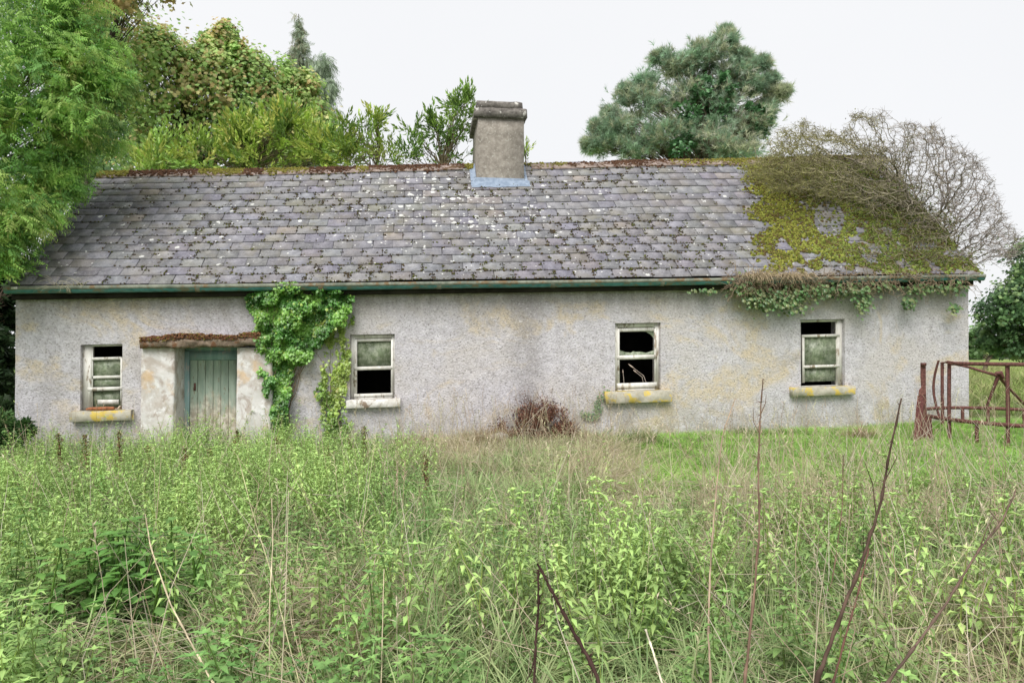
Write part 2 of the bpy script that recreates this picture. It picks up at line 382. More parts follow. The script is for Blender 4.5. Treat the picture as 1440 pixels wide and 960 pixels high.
# openings: px boxes of the photograph projected on the wall plane
OPN = {'w1': (113, 484, 172, 578), 'w2': (492, 470, 555, 562), 'w3': (865, 454, 929, 550), 'w4': (1126, 449, 1188, 545), 'door': (245, 480, 334, 700)}
opn = {}
for k, (a, b, c, d) in OPN.items():
    p, q = bpY(a, (b+d)/2), bpY(c, (b+d)/2); xm = (p[0]+q[0])/2; pc = (a+c)/2
    opn[k] = (p[0], q[0], bpY(pc, b)[2]-SH*xm, (bpY(pc, d)[2]-SH*xm) if k != 'door' else -.15)   # x0,x1,ztop',zbot'
HT = ZE0-.02-.02          # wall top (sheared)
def build_wall():
    m = MB(); step = .04
    xs = np.arange(XL, XR, step); zs = np.arange(-.5, HT+.06, step)
    for x0, x1, zt, zb in opn.values(): xs = np.concatenate([xs, [x0, x1]]); zs = np.concatenate([zs, [zt, zb]])
    xs = np.unique(np.round(np.append(xs, XR), 4)); zs = np.unique(np.round(zs, 4))
    ks = [0];
    for v in range(1, len(xs)):
        if xs[v]-xs[ks[-1]] > .0035: ks.append(v)
    GX, GZ = np.meshgrid(xs, zs)
    D = .010*(fbm(GX*14, GZ*14, 31, 3)) + .025*(fbm(GX*1.2, GZ*1.2, 33, 3)-.5)
    keep = np.ones_like(D)
    for x0, x1, zt, zb in opn.values():
        dx = np.maximum(np.maximum(x0-GX, GX-x1), 0); dz = np.maximum(np.maximum(zb-GZ, GZ-zt), 0)
        keep = np.minimum(keep, sstep(0, .06, np.hypot(dx, dz)))
    V = np.stack([GX, -D*keep, GZ+SH*GX], -1).reshape(-1, 3); nx, nz = len(xs), len(zs)
    i = (np.arange(nz-1)[:, None]*nx+np.arange(nx-1)[None])
    cx = (xs[:-1]+xs[1:])/2; cz = (zs[:-1]+zs[1:])/2; CX, CZ = np.meshgrid(cx, cz)
    ok = np.ones_like(CX, bool)
    for x0, x1, zt, zb in opn.values(): ok &= ~((CX > x0) & (CX < x1) & (CZ > zb) & (CZ < zt))
    F = np.stack([i, i+1, i+nx+1, i+nx], -1)[ok].reshape(-1, 4)
    m.add(V, F)
    T = .42
    for k, (x0, x1, zt, zb) in opn.items():       # reveals
        for (a, b) in (((x0, zb), (x0, zt)), ((x0, zt), (x1, zt)), ((x1, zt), (x1, zb)), ((x1, zb), (x0, zb))):
            Q = [[a[0], 0, a[1]+SH*a[0]], [b[0], 0, b[1]+SH*b[0]], [b[0], T, b[1]+SH*b[0]], [a[0], T, a[1]+SH*a[0]]]
            m.add(Q, [[0, 1, 2, 3]])
    # gables and back, with thickness
    YB = 2*RY-EY*2-.1
    for x in (XL, XR):
        n = 60; y = np.linspace(0, YB, n)
        top = np.where(y < RY, ZE0-.06+(ZR0-ZE0+(RS-ES)*x)*(y-EY)/(RY-EY), ZE0-.06+(ZR0-ZE0+(RS-ES)*x)*(2*RY-EY-y)/(RY-EY))+ES*x
        V = np.concatenate([np.stack([np.full(n, x), y, np.full(n, -.5)], -1), np.stack([np.full(n, x), y, top], -1)])
        j = np.arange(n-1); m.add(V, np.stack([j, j+1, n+j+1, n+j], -1))
    m.add([[XL, YB, -.5], [XR, YB, -.5], [XR, YB, HT+SH*XR], [XL, YB, HT+SH*XL]], [[0, 1, 2, 3]])
    return part(m.build('wall', M_wall), cot)
build_wall()
YB = 2*RY-EY*2-.1
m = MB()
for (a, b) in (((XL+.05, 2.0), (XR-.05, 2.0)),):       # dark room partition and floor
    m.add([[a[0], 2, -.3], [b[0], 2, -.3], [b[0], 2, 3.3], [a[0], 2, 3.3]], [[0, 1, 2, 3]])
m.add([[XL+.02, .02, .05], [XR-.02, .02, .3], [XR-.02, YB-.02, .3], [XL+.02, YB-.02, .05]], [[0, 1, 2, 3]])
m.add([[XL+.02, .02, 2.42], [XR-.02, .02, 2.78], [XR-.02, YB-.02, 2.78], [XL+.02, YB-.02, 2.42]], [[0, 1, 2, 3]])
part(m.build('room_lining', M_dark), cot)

# roof deck
def roof_deck():
    m = MB(); n = 40; xs = np.linspace(XV0+.03, XV1-.03, n)
    for side in (0, 1):
        rows = []
        for t in (0.01, .25, .5, .75, .985):
            p = roofpt(xs, t, -.012); p2 = p.copy()
            if side: p2[:, 1] = 2*RY-p[:, 1]
            rows.append(p2)
        V = np.concatenate(rows); i = np.arange(4)[:, None]*n+np.arange(n-1)[None]
        m.add(V, np.stack([i, i+1, i+n+1, i+n], -1).reshape(-1, 4), (.8, .8, .8))
    for x in (XV0+.03, XV1-.03):      # verge boards
        for s_ in (0, 1):
            a = roofpt(x, 0.0, -.01); b = roofpt(x, 1., -.01)
            if s_: a[1] = 2*RY-a[1]; b[1] = 2*RY-b[1]
            d = np.array([0, 0, -.14]); e = np.array([.03 if x > 0 else -.03, 0, 0])
            V = [a, b, b+d, a+d, a+e, b+e, b+d+e, a+d+e]
            m.add(V, [[0, 1, 2, 3], [4, 5, 6, 7], [0, 1, 5, 4], [3, 2, 6, 7], [0, 3, 7, 4], [1, 2, 6, 5]], (.7, .6, .5))
    return part(m.build('roof', M_slate), cot)
roof = roof_deck()

# slates
NC = 16; SW = .33; TH = .009
def slate_tmpl(k):
    r_ = random.Random(k); w = SW/2-.0035; L = 1.32/NC
    def c(): return r_.uniform(0, .006)
    # local: x along, y up slope in metres (scaled later), bottom edge irregular, sides 6-gon
    pts = [(-w, .0+c()), (-w+.02+c(), -c()*.4), (0, -c()*.6), (w-.02-c(), -c()*.4), (w, .0+c()), (w, 1), (-w, 1)]
    V = np.array([[x, y if y > .5 else y, TH/2] for x, y in pts]+[[x, y, -TH/2] for x, y in pts])
    return V
SV = [slate_tmpl(k) for k in range(10)]
def slate_geo(k, wscale=1.0):
    V = SV[k].copy(); n = 7; V[:, 0] *= wscale
    V[V[:, 1] > .5, 1] = .335
    T = [[0, 1, 6], [1, 2, 6], [2, 5, 6], [2, 3, 5], [3, 4, 5]]
    T += [[i, (i+1) % n+n, (i+1) % n] for i in (0, 1, 2, 3, 4, 6)]+[[i, i+n, (i+1) % n+n] for i in (0, 1, 2, 3, 4, 6)]
    return V, np.array(T)
def slate_frame(x, t):
    e = .05
    X = roofpt(x+e, t)-roofpt(x-e, t); X /= np.linalg.norm(X); Yv = roofpt(x, min(t+.06, 1))-roofpt(x, t); Yv /= np.linalg.norm(Yv)
    Z = np.cross(X, Yv); Z /= np.linalg.norm(Z); Yv = np.cross(Z, X); return np.stack([X, Yv, Z], 1)
SLOPE = float(np.linalg.norm(roofpt(0, 1)-roofpt(0, 0)))
print('slope len', SLOPE)
chim_box = (bpY(669, 250, RY-.5)[0]-.0, bpY(738, 250, RY-.5)[0])
slate_meshes = {}
rest = MB(); nparts = 0; slate_spots = []
for i in range(NC):
    off = 0 if i % 2 == 0 else SW/2
    x = XV0 + (0 if off == 0 else -SW/2)
    while x < XV1-.02:
        a = max(x, XV0); b = min(x+SW, XV1); x += SW
        if b-a < .05: continue
        xc = (a+b)/2; ws = (b-a)/SW; t = i/NC
        k = rng.integers(10); g = rng.normal(0, 1)
        base = roofpt(xc+rng.normal(0, .0025), t)
        M = slate_frame(xc, t)
        tilt = math.asin(.022/.335)+rng.normal(0, .006); rz = rng.normal(0, .008)
        if rng.random() < .03: rz += rng.normal(0, .03)
        slip = rng.normal(0, .006)-(.05*rng.random() if rng.random() < .06 else 0)
        R = np.array(Matrix.Rotation(rz, 3, 'Z') @ Matrix.Rotation(-tilt, 3, 'X'))
        MM = M@R
        pos = base + M[:, 1]*slip + M[:, 2]*(.024+TH/2)
        tone = 1+.10*np.clip(g, -2, 2); col = np.array([tone, tone*(1+.02*rng.normal()), tone*(1+.05*rng.normal())])
        if rng.random() < .05: col = np.array([1.2, 1.1, .98])*rng.uniform(.8, 1.1)
        slate_spots.append((xc, t, ws))
        if nparts < 300 and i < 7 and (i < 6 or nparts < 300):
            key = (int(k), round(ws, 1) if ws < .95 else 1.0, int(round((tone-.74)/.13*1.5)))
            if key not in slate_meshes:
                V, F = slate_geo(k, ws if ws < .95 else 1)
                slate_meshes[key] = MB().add(V, F, col).data('slate', M_slate)
            o = bpy.data.objects.new('slate', slate_meshes[key])
            o.matrix_world = Matrix([[*MM[r_], pos[r_]] for r_ in range(3)]+[[0, 0, 0, 1]])
            link(o); mw = o.matrix_world.copy(); o.parent = roof; o.matrix_parent_inverse = Matrix.Identity(4)
            o.matrix_basis = Matrix.Translation(Vector(cot.location)*0) @ mw
            nparts += 1
        else:
            V, F = slate_geo(k, ws)
            rest.add(V@MM.T+pos, F, col)
ro = rest.build('slate_courses', M_slate, roof); ro['kind'] = 'stuff'
print('slate parts', nparts)
m = MB()
for i in range(NC):
    n = 50; xs = np.linspace(XV0, XV1, n)
    a = roofpt(xs, i/NC, .02); b = roofpt(xs, (i+1.1)/NC, .002); c = roofpt(xs, i/NC, .0)
    for p in (a, b, c): p[:, 1] = 2*RY-p[:, 1]
    V = np.concatenate([c, a, b]); j = np.arange(2)[:, None]*n+np.arange(n-1)[None]
    m.add(V, np.stack([j, j+1, j+n+1, j+n], -1).reshape(-1, 4))
o = m.build('rear_slate_courses', M_slate, roof); o['kind'] = 'stuff'

# ridge tiles
def ridge_tiles():
    L = .46; x = XV0; proto = None
    sec = [(-.20, -.145), (-.1, -.05), (-.03, -.002), (.03, -.002), (.1, -.05), (.20, -.145)]
    th = .022
    V = []
    for xx in (0, L-.008):
        for (y, z) in sec: V.append((xx, y, z+th))
        for (y, z) in sec: V.append((xx, y, z))
    n = 6; F = []
    for i in range(n-1):
        F += [[i, i+1, 12+i+1, 12+i], [n+i+1, n+i, 12+n+i, 12+n+i+1], [i, n+i, n+i+1, i+1], [12+i+1, 12+n+i+1, 12+n+i, 12+i]]
    F += [[0, 12, 12+n, n], [n-1, 2*n-1, 12+2*n-1, 12+n-1]]
    meshes = [MB().add(V, F, (c, c*.97, c*.95)).data('ridge_tile', M_ridge) for c in (.8, 1, 1.15)]
    while x < XV1-.1:
        if not (chim_box[0]-.35 < x < chim_box[1]+.02):
            o = link(bpy.data.objects.new('ridge_tile', meshes[rng.integers(3)]), roof)
            z = ZR0+RS*x
            p = roofpt(x, 1.)
            o.location = (x, RY, p[2]+.005+rng.normal(0, .004)); o.rotation_euler = (rng.normal(0, .02), -math.atan(RS)+rng.normal(0, .008), rng.normal(0, .006))
        x += L
ridge_tiles()
roof_lift = 0

# moss: tufts in the joints, on the ridge and the thick mat over the right end
def tuft(k, flat=.6):
    r_ = np.random.default_rng(k); n = 4
    a = np.arange(n)/n*2*math.pi+r_.uniform(0, .5, n); q = r_.uniform(.7, 1.2, n)
    V = [[math.cos(x)*w, math.sin(x)*w, -.15] for x, w in zip(a, q)]+[[math.cos(x+.4)*w*.6, math.sin(x+.4)*w*.6, flat*r_.uniform(.6, 1)] for x, w in zip(a, q[::-1])]+[[0, 0, flat*1.15]]
    F = []
    for i in range(n): j = (i+1) % n; F += [[i, j, n+j], [i, n+j, n+i], [n+i, n+j, 2*n]]
    return np.array(V), np.array(F), np.ones(2*n+1)
TUFT = [tuft(k) for k in range(5)]
def roofmats(x, t, s, flat=1.0):
    """orientation matrices for tufts lying on the roof plane"""
    X = roofpt(x+.05, t)-roofpt(x-.05, t); X /= np.linalg.norm(X, axis=1, keepdims=True)
    Y = roofpt(x, np.minimum(t+.05, 1.05))-roofpt(x, t); Y /= np.linalg.norm(Y, axis=1, keepdims=True)
    Z = np.cross(X, Y); a = rng.uniform(0, 6.28, len(x))[:, None]
    X2 = X*np.cos(a)+Y*np.sin(a); Y2 = Y*np.cos(a)-X*np.sin(a)
    M = np.stack([X2*s[:, None], Y2*s[:, None], Z*(s*flat)[:, None]], 2); return M
def moss_all():
    m = MB()
    # joints
    xs, ts = [], []
    for (xc, t, ws) in slate_spots:
        w = fbm(xc*.7+5, t*5+2, 41, 3)
        px, py, _ = toPix(roofpt(xc, t))
        dens = .5+7.0*sstep(.45, .64, w)+ (1.2 if 250 < px < 500 and 250 < py < 350 else 0)
        if px < 250: dens *= .3
        dens *= 1.25 if 330 < px < 900 else 1
        for _ in range(rng.poisson(dens)):
            if rng.random() < .6: xs.append(xc+(rng.choice([-.5, .5])*ws*SW)); ts.append(t+rng.uniform(0, .9/NC))
            else: xs.append(xc+rng.uniform(-.5, .5)*SW); ts.append(t+rng.normal(0, .0015))
    xs = np.array(xs); ts = np.clip(np.array(ts), 0, 1)
    rep = 3; xs = np.repeat(xs, rep)+rng.normal(0, 1, len(xs)*rep)*np.repeat(rng.uniform(.006, .055, len(xs)), rep); ts = np.clip(np.repeat(ts, rep)+rng.normal(0, .0022, len(ts)*rep), 0, 1)
    s = rng.uniform(.007, .022, len(xs)); P = roofpt(xs, ts, .034)
    pal = np.array([[.05, .040, .028], [.085, .062, .035], [.07, .08, .02], [.11, .12, .03]])
    C = pal[rng.choice(4, len(xs), p=[.4, .3, .2, .1])]
    for k in range(5):
        q = np.arange(len(xs)) % 5 == k; m.scatter(TUFT[k], P[q], roofmats(xs[q], ts[q], s[q], .8), C[q])
    # ridge
    n = 9000; x = rng.uniform(XV0, XV1, n); w = fbm(x*1.1, x*0+3.3, 51, 4)
    px, _, _ = toPix(roofpt(x, x*0+1))
    kp = rng.random(n) < np.clip(.15+1.5*sstep(.35, .6, w)*(px < 668)+.45*(px < 600)+.6*(px > 860), 0, 1)
    kp &= ~((x > chim_box[0]-.03) & (x < chim_box[1]+.02))
    x = x[kp]; n = len(x); t = np.clip(1.0-np.abs(rng.normal(0, .025, n)), .9, 1.0)
    P = roofpt(x, t, .0); P[:, 2] += .03+.02*rng.random(n); P[:, 1] -= .02
    P[:, 2] = np.maximum(P[:, 2], roofpt(x, t, .04)[:, 2])
    s = rng.uniform(.012, .034, n)
    ye = fbm(x*.8+7, x*0+8, 55, 3)
    C = np.where((ye > .60)[:, None] | (px[kp] > 940)[:, None]*(rng.random(n) < .7)[:, None], np.array([[.18, .165, .04]]), np.array([[.10, .055, .035]]))*rng.uniform(.45, 1.3, (n, 1))
    m.scatter(TUFT[0], P, roofmats(x, t, s, 1.), C)
    # thick mat to the right
    n = 38000; x = rng.uniform(XV0+10, XV1, n); t = rng.uniform(0, 1.02, n)
    px, py, _ = toPix(roofpt(x, np.minimum(t, 1)))
    bnd = 1035+ (py-235)*.27 + (fbm(py*.05, py*0+2, 61, 3)-.5)*70
    w = fbm(x*3.6, t*15, 63, 5)
    dens = sstep(-10, 18, px-bnd)*sstep(.37, .47, w+.16*sstep(.1, .45, t)-.035) + sstep(930, 1040, px)*sstep(.93, 1, t)*.7
    hole = ((px-1165)/22)**2+((py-310)/26)**2 < 1
    dens = np.where(hole, dens*.08, dens)
    kp = rng.random(n) < dens; x, t, px, w = x[kp], np.minimum(t[kp], 1), px[kp], w[kp]; n = len(x)
    P = roofpt(x, t, .022+.02*rng.random(n)); s = rng.uniform(.016, .042, n)
    c1 = np.array([[.235, .23, .045]]); c2 = np.array([[.15, .20, .05]]); f = (rng.random((n, 1))*.5+sstep(1080, 1250, px)[:, None]*.6).clip(0, 1)
    C = (c1*(1-f)+c2*f)*rng.uniform(.4, 1.3, (n, 1))*(.7+.6*fbm(x*4, t*14, 66, 2))[:, None]; br = rng.random(n) < .2; C[br] = [.11, .08, .035]
    for k in range(5):
        q = np.arange(n) % 5 == k; m.scatter(TUFT[k], P[q], roofmats(x[q], t[q], s[q], .9), C[q])
    o = m.build('moss', M_moss, roof); o['kind'] = 'stuff'
moss_all()

# chimney
def chimney():
    YF = RY-.52; YK = RY+.88
    a = bpY(672, 250, YF); b = bpY(737, 250, YF)
    zt = bpY(705, 166, YF)[2]
    root = MB()
    # tapered shaft, subdivided a little uneven
    n = 8; zs = np.linspace(a[2]-.75, zt, n)
    for k in range(n-1):
        pass
    V = []
    for z in zs:
        f = (z-zs[0])/(zs[-1]-zs[0]); tx = .012*f
        for (x, y) in ((a[0]-.03*(1-f)+tx*0, YF), (b[0]+.0, YF), (b[0], YK), (a[0]-.03*(1-f), YK)): V.append((x+rng.normal(0, .003), y+rng.normal(0, .003), z))
    F = [[k*4+i, k*4+(i+1) % 4, (k+1)*4+(i+1) % 4, (k+1)*4+i] for k in range(n-1) for i in range(4)]
    F.append([4*n-4, 4*n-3, 4*n-2, 4*n-1])
    ch = part(MB().add(V, F).build('chimney', M_cement), cot)
    def slab(x0, x1, y0, y1, z0, z1, name):
        nx, ny = 10, 16; g = []
        me = MB(); c = .018
        for (z, i_) in ((z0, 0), (z1-c, 0), (z1, c)):
            rect = [(x, y0+i_) for x in np.linspace(x0+i_, x1-i_, nx)]+[(x1-i_, y) for y in np.linspace(y0+i_, y1-i_, ny)[1:]]+[(x, y1-i_) for x in np.linspace(x1-i_, x0+i_, nx)[1:]]+[(x0+i_, y) for y in np.linspace(y1-i_, y0+i_, ny)[1:-1]]
            g.append([(x+rng.normal(0, .004), y+rng.normal(0, .004), z+rng.normal(0, .004)) for x, y in rect])
        N = len(g[0]); V = [p for r_ in g for p in r_]; cx, cy = (x0+x1)/2, (y0+y1)/2
        V += [(cx, cy, z1+.01), (cx, cy, z0)]
        Q = [[k*N+i, k*N+(i+1) % N, (k+1)*N+(i+1) % N, (k+1)*N+i] for k in range(2) for i in range(N)]
        me.add(V, Q); me.T.append(np.array([[2*N+i, 2*N+(i+1) % N, 3*N] for i in range(N)]+[[(i+1) % N, i, 3*N+1] for i in range(N)]))
        o = me.build(name, M_cap); part(o, cot); o.parent = ch; o.matrix_parent_inverse = Matrix.Identity(4); return o
    ch.matrix_parent_inverse = Matrix.Translation(-Vector(cot.location))
    z1 = bpY(705, 154, YF)[2]; z2 = bpY(705, 147, YF)[2]
    slab(a[0]-.07, b[0]+.05, YF-.06, YK+.06, zt, z1+.01, 'chimney_cap')
    slab(a[0]-.025, b[0]-.025, YF+.01, YK-.02, z1+.011, z2+.07, 'chimney_crown')
    # flashing: upstand plus apron on the slates
    m = MB(); zf = a[2]
    m.box((a[0]-.055, YF-.016, zf-.45), (b[0]+.012, YF-.001, zf+.005), (1, 1, 1))
    xs = np.linspace(a[0]-.13, b[0]+.10, 14); rows = []
    tt = (YF-EY)/(RY-EY)
    for dt, lf in ((.0, .05), (-.03, .040), (-.052, .036)):
        rows.append(roofpt(xs, tt+dt+rng.normal(0, .0015, 14), lf))
    V = np.concatenate(rows); i = np.arange(2)[:, None]*14+np.arange(13)[None]
    m.add(V, np.stack([i, i+1, i+15, i+14], -1).reshape(-1, 4))
    for x0, x1 in ((a[0]-.14, a[0]-.03), (b[0]+.001, b[0]+.07)):
        rows = [roofpt(np.array([x0, x1]), t_, .04) for t_ in np.linspace(tt-.04, 1., 5)]
        V = np.concatenate(rows); i = np.arange(4)[:, None]*2
        m.add(V, np.concatenate([i, i+1, i+3, i+2], 1))
    o = m.build('flashing', M_lead, ch)
chimney()

# gutter, fascia
def gutter():
    x0 = XV0-.02; x1 = XV1+.0; n = 60; xs = np.linspace(x0, x1, n)
    def zl(x): return ZE0+ES*x-.012-.012*np.sin((x-x0)/(x1-x0)*math.pi*1.0)+.006*(fbm(x*.9, x*0, 71, 2)-.5)
    prof = [(.055, .0), (.06, -.055), (.035, -.092), (-.015, -.100), (-.050, -.085), (-.062, -.045), (-.066, -.030)]
    prof2 = [(-.066, -.046), (-.074, -.040), (-.077, .004), (-.062, .010), (-.055, -.02), (-.04, -.07), (.0, -.085), (.045, -.04), (.05, .0)]
    YC = EY-.035
    def sweep(pr, name, mat, par=None):
        V = np.concatenate([np.stack([xs, YC+np.full(n, y), zl(xs)+z], -1) for y, z in pr]); k = len(pr)
        i = np.arange(k-1)[:, None]*n+np.arange(n-1)[None]
        m = MB().add(V, np.stack([i, i+1, i+n+1, i+n], -1).reshape(-1, 4))
        for e in (0, n-1):
            c = V[e::n]; cc = c.mean(0, keepdims=True); m.add(np.concatenate([cc, c]), [[0, i_, i_+1] for i_ in range(1, k)])
        return m.build(name, mat, par, True)
    gt = part(sweep(prof, 'gutter', M_gutter), cot)
    sweep(prof2, 'gutter_lip', M_gutter_top, gt)
    # unions every 1.8 m and brackets
    for x in np.arange(x0+.9, x1, 1.83):
        m = MB(); V = np.array([[x+d, YC+y*1.08-.002, float(zl(x))+z*1.06] for d in (-.035, .035) for y, z in prof]); k = len(prof)
        m.add(V, [[i, i+1, k+i+1, k+i] for i in range(k-1)]); m.build('gutter_union', M_gutter_top, gt)
    m = MB(); m.box((x0+.13, YC-.10, float(zl(x0))-.035), (x0+.20, YC-.05, float(zl(x0))-.0)); m.build('end_clip', M_wood, gt)
    # fascia/soffit behind, near-black to stand in for the shade under the gutter
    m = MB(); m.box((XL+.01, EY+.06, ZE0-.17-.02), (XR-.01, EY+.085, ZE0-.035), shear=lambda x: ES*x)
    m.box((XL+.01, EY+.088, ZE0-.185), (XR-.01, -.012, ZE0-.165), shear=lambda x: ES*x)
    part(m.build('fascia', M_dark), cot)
gutter()

# windows -------------------------------------------------------------------
def window(key, panes, sillbox, sillmat, label, y0=.07, jl=.05, jr=.05, head=.04, rails=(), broken=False, missing=()):
    """panes: list of (ytop_px, ybot_px, xl_px, xr_px, state)"""
    x0, x1, zt, zb = opn[key]; Y = y0
    xm = (x0+x1)/2; S = lambda x: SH*x
    fr = MB()
    wv = .004
    fr.box((x0+.002, Y, zb+.002), (x0+jl, Y+.09, zt-.002), shear=S); fr.box((x1-jr, Y, zb+.002), (x1-.002, Y+.09, zt-.002), shear=S)
    fr.box((x0+jl, Y+.002, zt-head), (x1-jr, Y+.088, zt-.002), shear=S); fr.box((x0+jl, Y-.012, zb+.002), (x1-jr, Y+.088, zb+.035), shear=S)
    # beads
    fr.box((x0+jl, Y+.012, zb+.035), (x0+jl+.012, Y+.03, zt-head), shear=S); fr.box((x1-jr-.012, Y+.012, zb+.035), (x1-jr, Y+.03, zt-head), shear=S)
    w = part(fr.build('window', M_wood), cot)
    w['label'] = label
    for (ya, yb, xa, xb, dy, kind) in panes:
        a = bpY((xa+xb)/2, ya, Y+dy); b = bpY((xa+xb)/2, yb, Y+dy); xl = bpY(xa, ya, Y+dy)[0]; xr = bpY(xb, ya, Y+dy)[0]
        za, zb_ = a[2]-S(a[0]), b[2]-S(b[0])
        if kind == 'rail':
            m = MB().box((xl, Y+dy-.018, zb_), (xr, Y+dy+.02, za), shear=S); m.build('sash_rail', M_wood, w); continue
        if kind == 'open': continue
        if kind == 'glass':
            m = MB().box((xl, Y+dy+.006, zb_), (xr, Y+dy+.010, za), shear=S); m.build('pane', M_glass, w)
        if kind == 'broken':
            # shards left round the edge of a smashed pane
            m = MB(); W_, H_ = xr-xl, za-zb_
            pts = [(0, 0), (1, 0), (1, 1), (0, 1)]
            n = 40; u = np.linspace(0, 1, n); low = .05+.16*np.interp(u, [0, .08, .2, .34, .40, .47, .6, .75, .85, 1], [1.3, .9, .5, .35, .75, .5, .55, .2, .5, .9])
            for i in range(n-1):
                V = [[xl+W_*u[i], Y+dy, zb_], [xl+W_*u[i+1], Y+dy, zb_], [xl+W_*u[i+1], Y+dy, zb_+H_*max(.03, low[i+1])], [xl+W_*u[i], Y+dy, zb_+H_*max(.03, low[i])]]
                V = np.array(V); V2 = V+[0, .004, 0]; VV = np.concatenate([V, V2]); VV[:, 2] += S(VV[:, 0])
                m.add(VV, [[0, 1, 2, 3], [4, 5, 6, 7], [3, 2, 6, 7]])
            # curved shard top right
            th = np.linspace(0, math.pi/2, 14); cxr, czr, rx, rz = .62, .45, .38, .55
            for i in range(13):
                p = [(cxr+rx*math.sin(th[i]), czr+rz*math.cos(th[i])), (cxr+rx*math.sin(th[i+1]), czr+rz*math.cos(th[i+1]))]
                V = np.array([[xl+W_*p[0][0], Y+dy, zb_+H_*p[0][1]], [xl+W_*p[1][0], Y+dy, zb_+H_*p[1][1]], [xl+W_, Y+dy, zb_+H_]])
                V2 = V+[0, .004, 0]; VV = np.concatenate([V, V2]); VV[:, 2] += S(VV[:, 0])
                m.add(VV, [[0, 1, 2], [3, 4, 5]])
            m.build('broken_pane', M_glass, w)
    if sillbox:
        a, b, c, d = sillbox; p = bpY(a, b, -.12); q = bpY(c, b, -.12); zt_ = bpY((a+c)/2, b, -.12)[2]; zb2 = bpY((a+c)/2, d, -.12)[2]
        xm = (p[0]+q[0])/2; n = 14; xs = np.linspace(p[0], q[0], n); V = []
        for (y, z) in ((.06, zb2), (-.116, zb2), (-.12, zb2+.004), (-.122, zt_-.004), (-.117, zt_), (.06, zt_+.012)):
            V += [[x+rng.normal(0, .001), y+rng.normal(0, .0015), z-S(xm)+S(x)+rng.normal(0, .0015)] for x in xs]
        k = 6; i = np.arange(k)[:, None]*n+np.arange(n-1)[None]; i2 = ((np.arange(k)[:, None]+1) % k)*n+np.arange(n-1)[None]
        m = MB().add(V, np.stack([i, i+1, i2+1, i2], -1).reshape(-1, 4))
        m.Q.append(np.array([[0, n, 2*n, 3*n], [0, 3*n, 4*n, 5*n]])); m.Q.append(np.array([[0, n, 2*n, 3*n], [0, 3*n, 4*n, 5*n]])+n-1)
        m.build('window_sill', sillmat, w)
    return w
w1 = window('w1', [(502, 506, 126, 171, .02, 'rail'), (506, 529, 127, 171, .03, 'glass'), (528, 532, 127, 171, .03, 'rail'), (532, 544, 127, 171, .032, 'glass'),
            (544, 549, 124, 172, .0, 'rail'), (549, 573, 127, 171, .034, 'glass')], (97, 578, 184, 592), M_sill, 'leftmost window, sash dropped, dirty panes', jl=.13, jr=.012, head=.03)
w2 = window('w2', [(476, 480, 498, 551, .03, 'rail'), (480, 515, 500, 550, .035, 'glass'), (515, 520, 498, 552, .0, 'rail'), (553, 558, 498, 552, .0, 'rail')],
            (487, 562, 563, 573), M_sill2, 'window beside the ivy, lower half open and black', jl=.07, jr=.045, head=.06)
w3 = window('w3', [(461, 466, 868, 923, .03, 'rail'), (466, 499, 870, 921, .035, 'broken'), (499, 505, 868, 923, .0, 'rail'), (538, 546, 868, 923, .0, 'rail')],
            (852, 550, 945, 566), M_sill, 'window with a smashed upper pane', jl=.06, jr=.075, head=.07)
w4 = window('w4', [(470, 474, 1128, 1180, .0, 'rail'), (474, 514, 1131, 1178, .01, 'glass'), (513, 517, 1129, 1180, .0, 'rail'), (517, 536, 1131, 1178, .03, 'glass')],
            (1115, 544, 1203, 556), M_sill, 'rightmost window, dropped sash, green field reflection put in the pane colour', jl=.035, jr=.10, head=.04)
# vertical sash stiles
for w, (ya, yb), (l1, l2), (r1, r2), dy in ((w1, (503, 575), (124, 128), (170, 172), .0), (w2, (477, 556), (498, 502), (550, 553), .0), (w3, (462, 544), (868, 871), (920, 923), .0), (w4, (471, 538), (1128, 1131), (1177, 1180), .0)):
    for (a, b) in ((l1, l2), (r1, r2)):
        p, q = bpY(a, ya, .07), bpY(b, yb, .07); MB().box((p[0], .055, q[2]), (q[0], .095, p[2])).build('sash_stile', M_wood, w)

# door piers, lintel, door -----------------------------------------------------
def pier(pxa, pxb, pyt, seed, label):
    PY = -.17; a = bpY(pxa, pyt, PY); b = bpY(pxb, pyt, PY); zt = a[2]
    nx, nz = 14, 44; m = MB(); r_ = np.random.default_rng(seed)
    xs = np.linspace(a[0], b[0], nx); zs = np.linspace(-.35, zt, nz)
    # front + two sides + top as one wrapped sheet
    path = [(a[0], .0), (a[0], -.06), (a[0]+.0, -.12), (a[0]+.015, PY)]+[(x, PY) for x in xs[1:-1]]+[(b[0]-.012, PY), (b[0], PY+.02), (b[0], -.05), (b[0], .05), (b[0], .41)]
    if pxa > 300: path = [(a[0], .41), (a[0], .05), (a[0], -.05), (a[0], PY+.02), (a[0]+.012, PY)]+[(x, PY) for x in xs[1:-1]]+[(b[0]-.02, PY), (b[0], -.1), (b[0], .0)]
    V = []; N = len(path)
    for z in zs:
        bat = .05*(1-(z+.35)/(zt+.35))
        for (x, y) in path:
            nn = (fbm(x*4+seed, z*4, seed, 3)-.5)*.04 if y < .03 else 0
            V.append((x+nn*.3, y-(bat if y < -.04 else 0)+nn*(1 if y < -.03 else 0), z+SH*0))
    i = np.arange(nz-1)[:, None]*N+np.arange(N-1)[None]
    m.add(V, np.stack([i, i+1, i+N+1, i+N], -1).reshape(-1, 4))
    tp = np.array(V[-N:]); c = tp.mean(0, keepdims=True); m.add(np.concatenate([c, tp]), [[0, k, k+1] for k in range(1, N)])
    o = part(m.build('door_pier', M_plaster, None, False), cot); o['label'] = label; return a, b, zt
pa = pier(198, 246, 489, 3, 'left door pier, patchy stained plaster')
pb = pier(333, 383, 489, 4, 'right door pier, whitewash flaking')
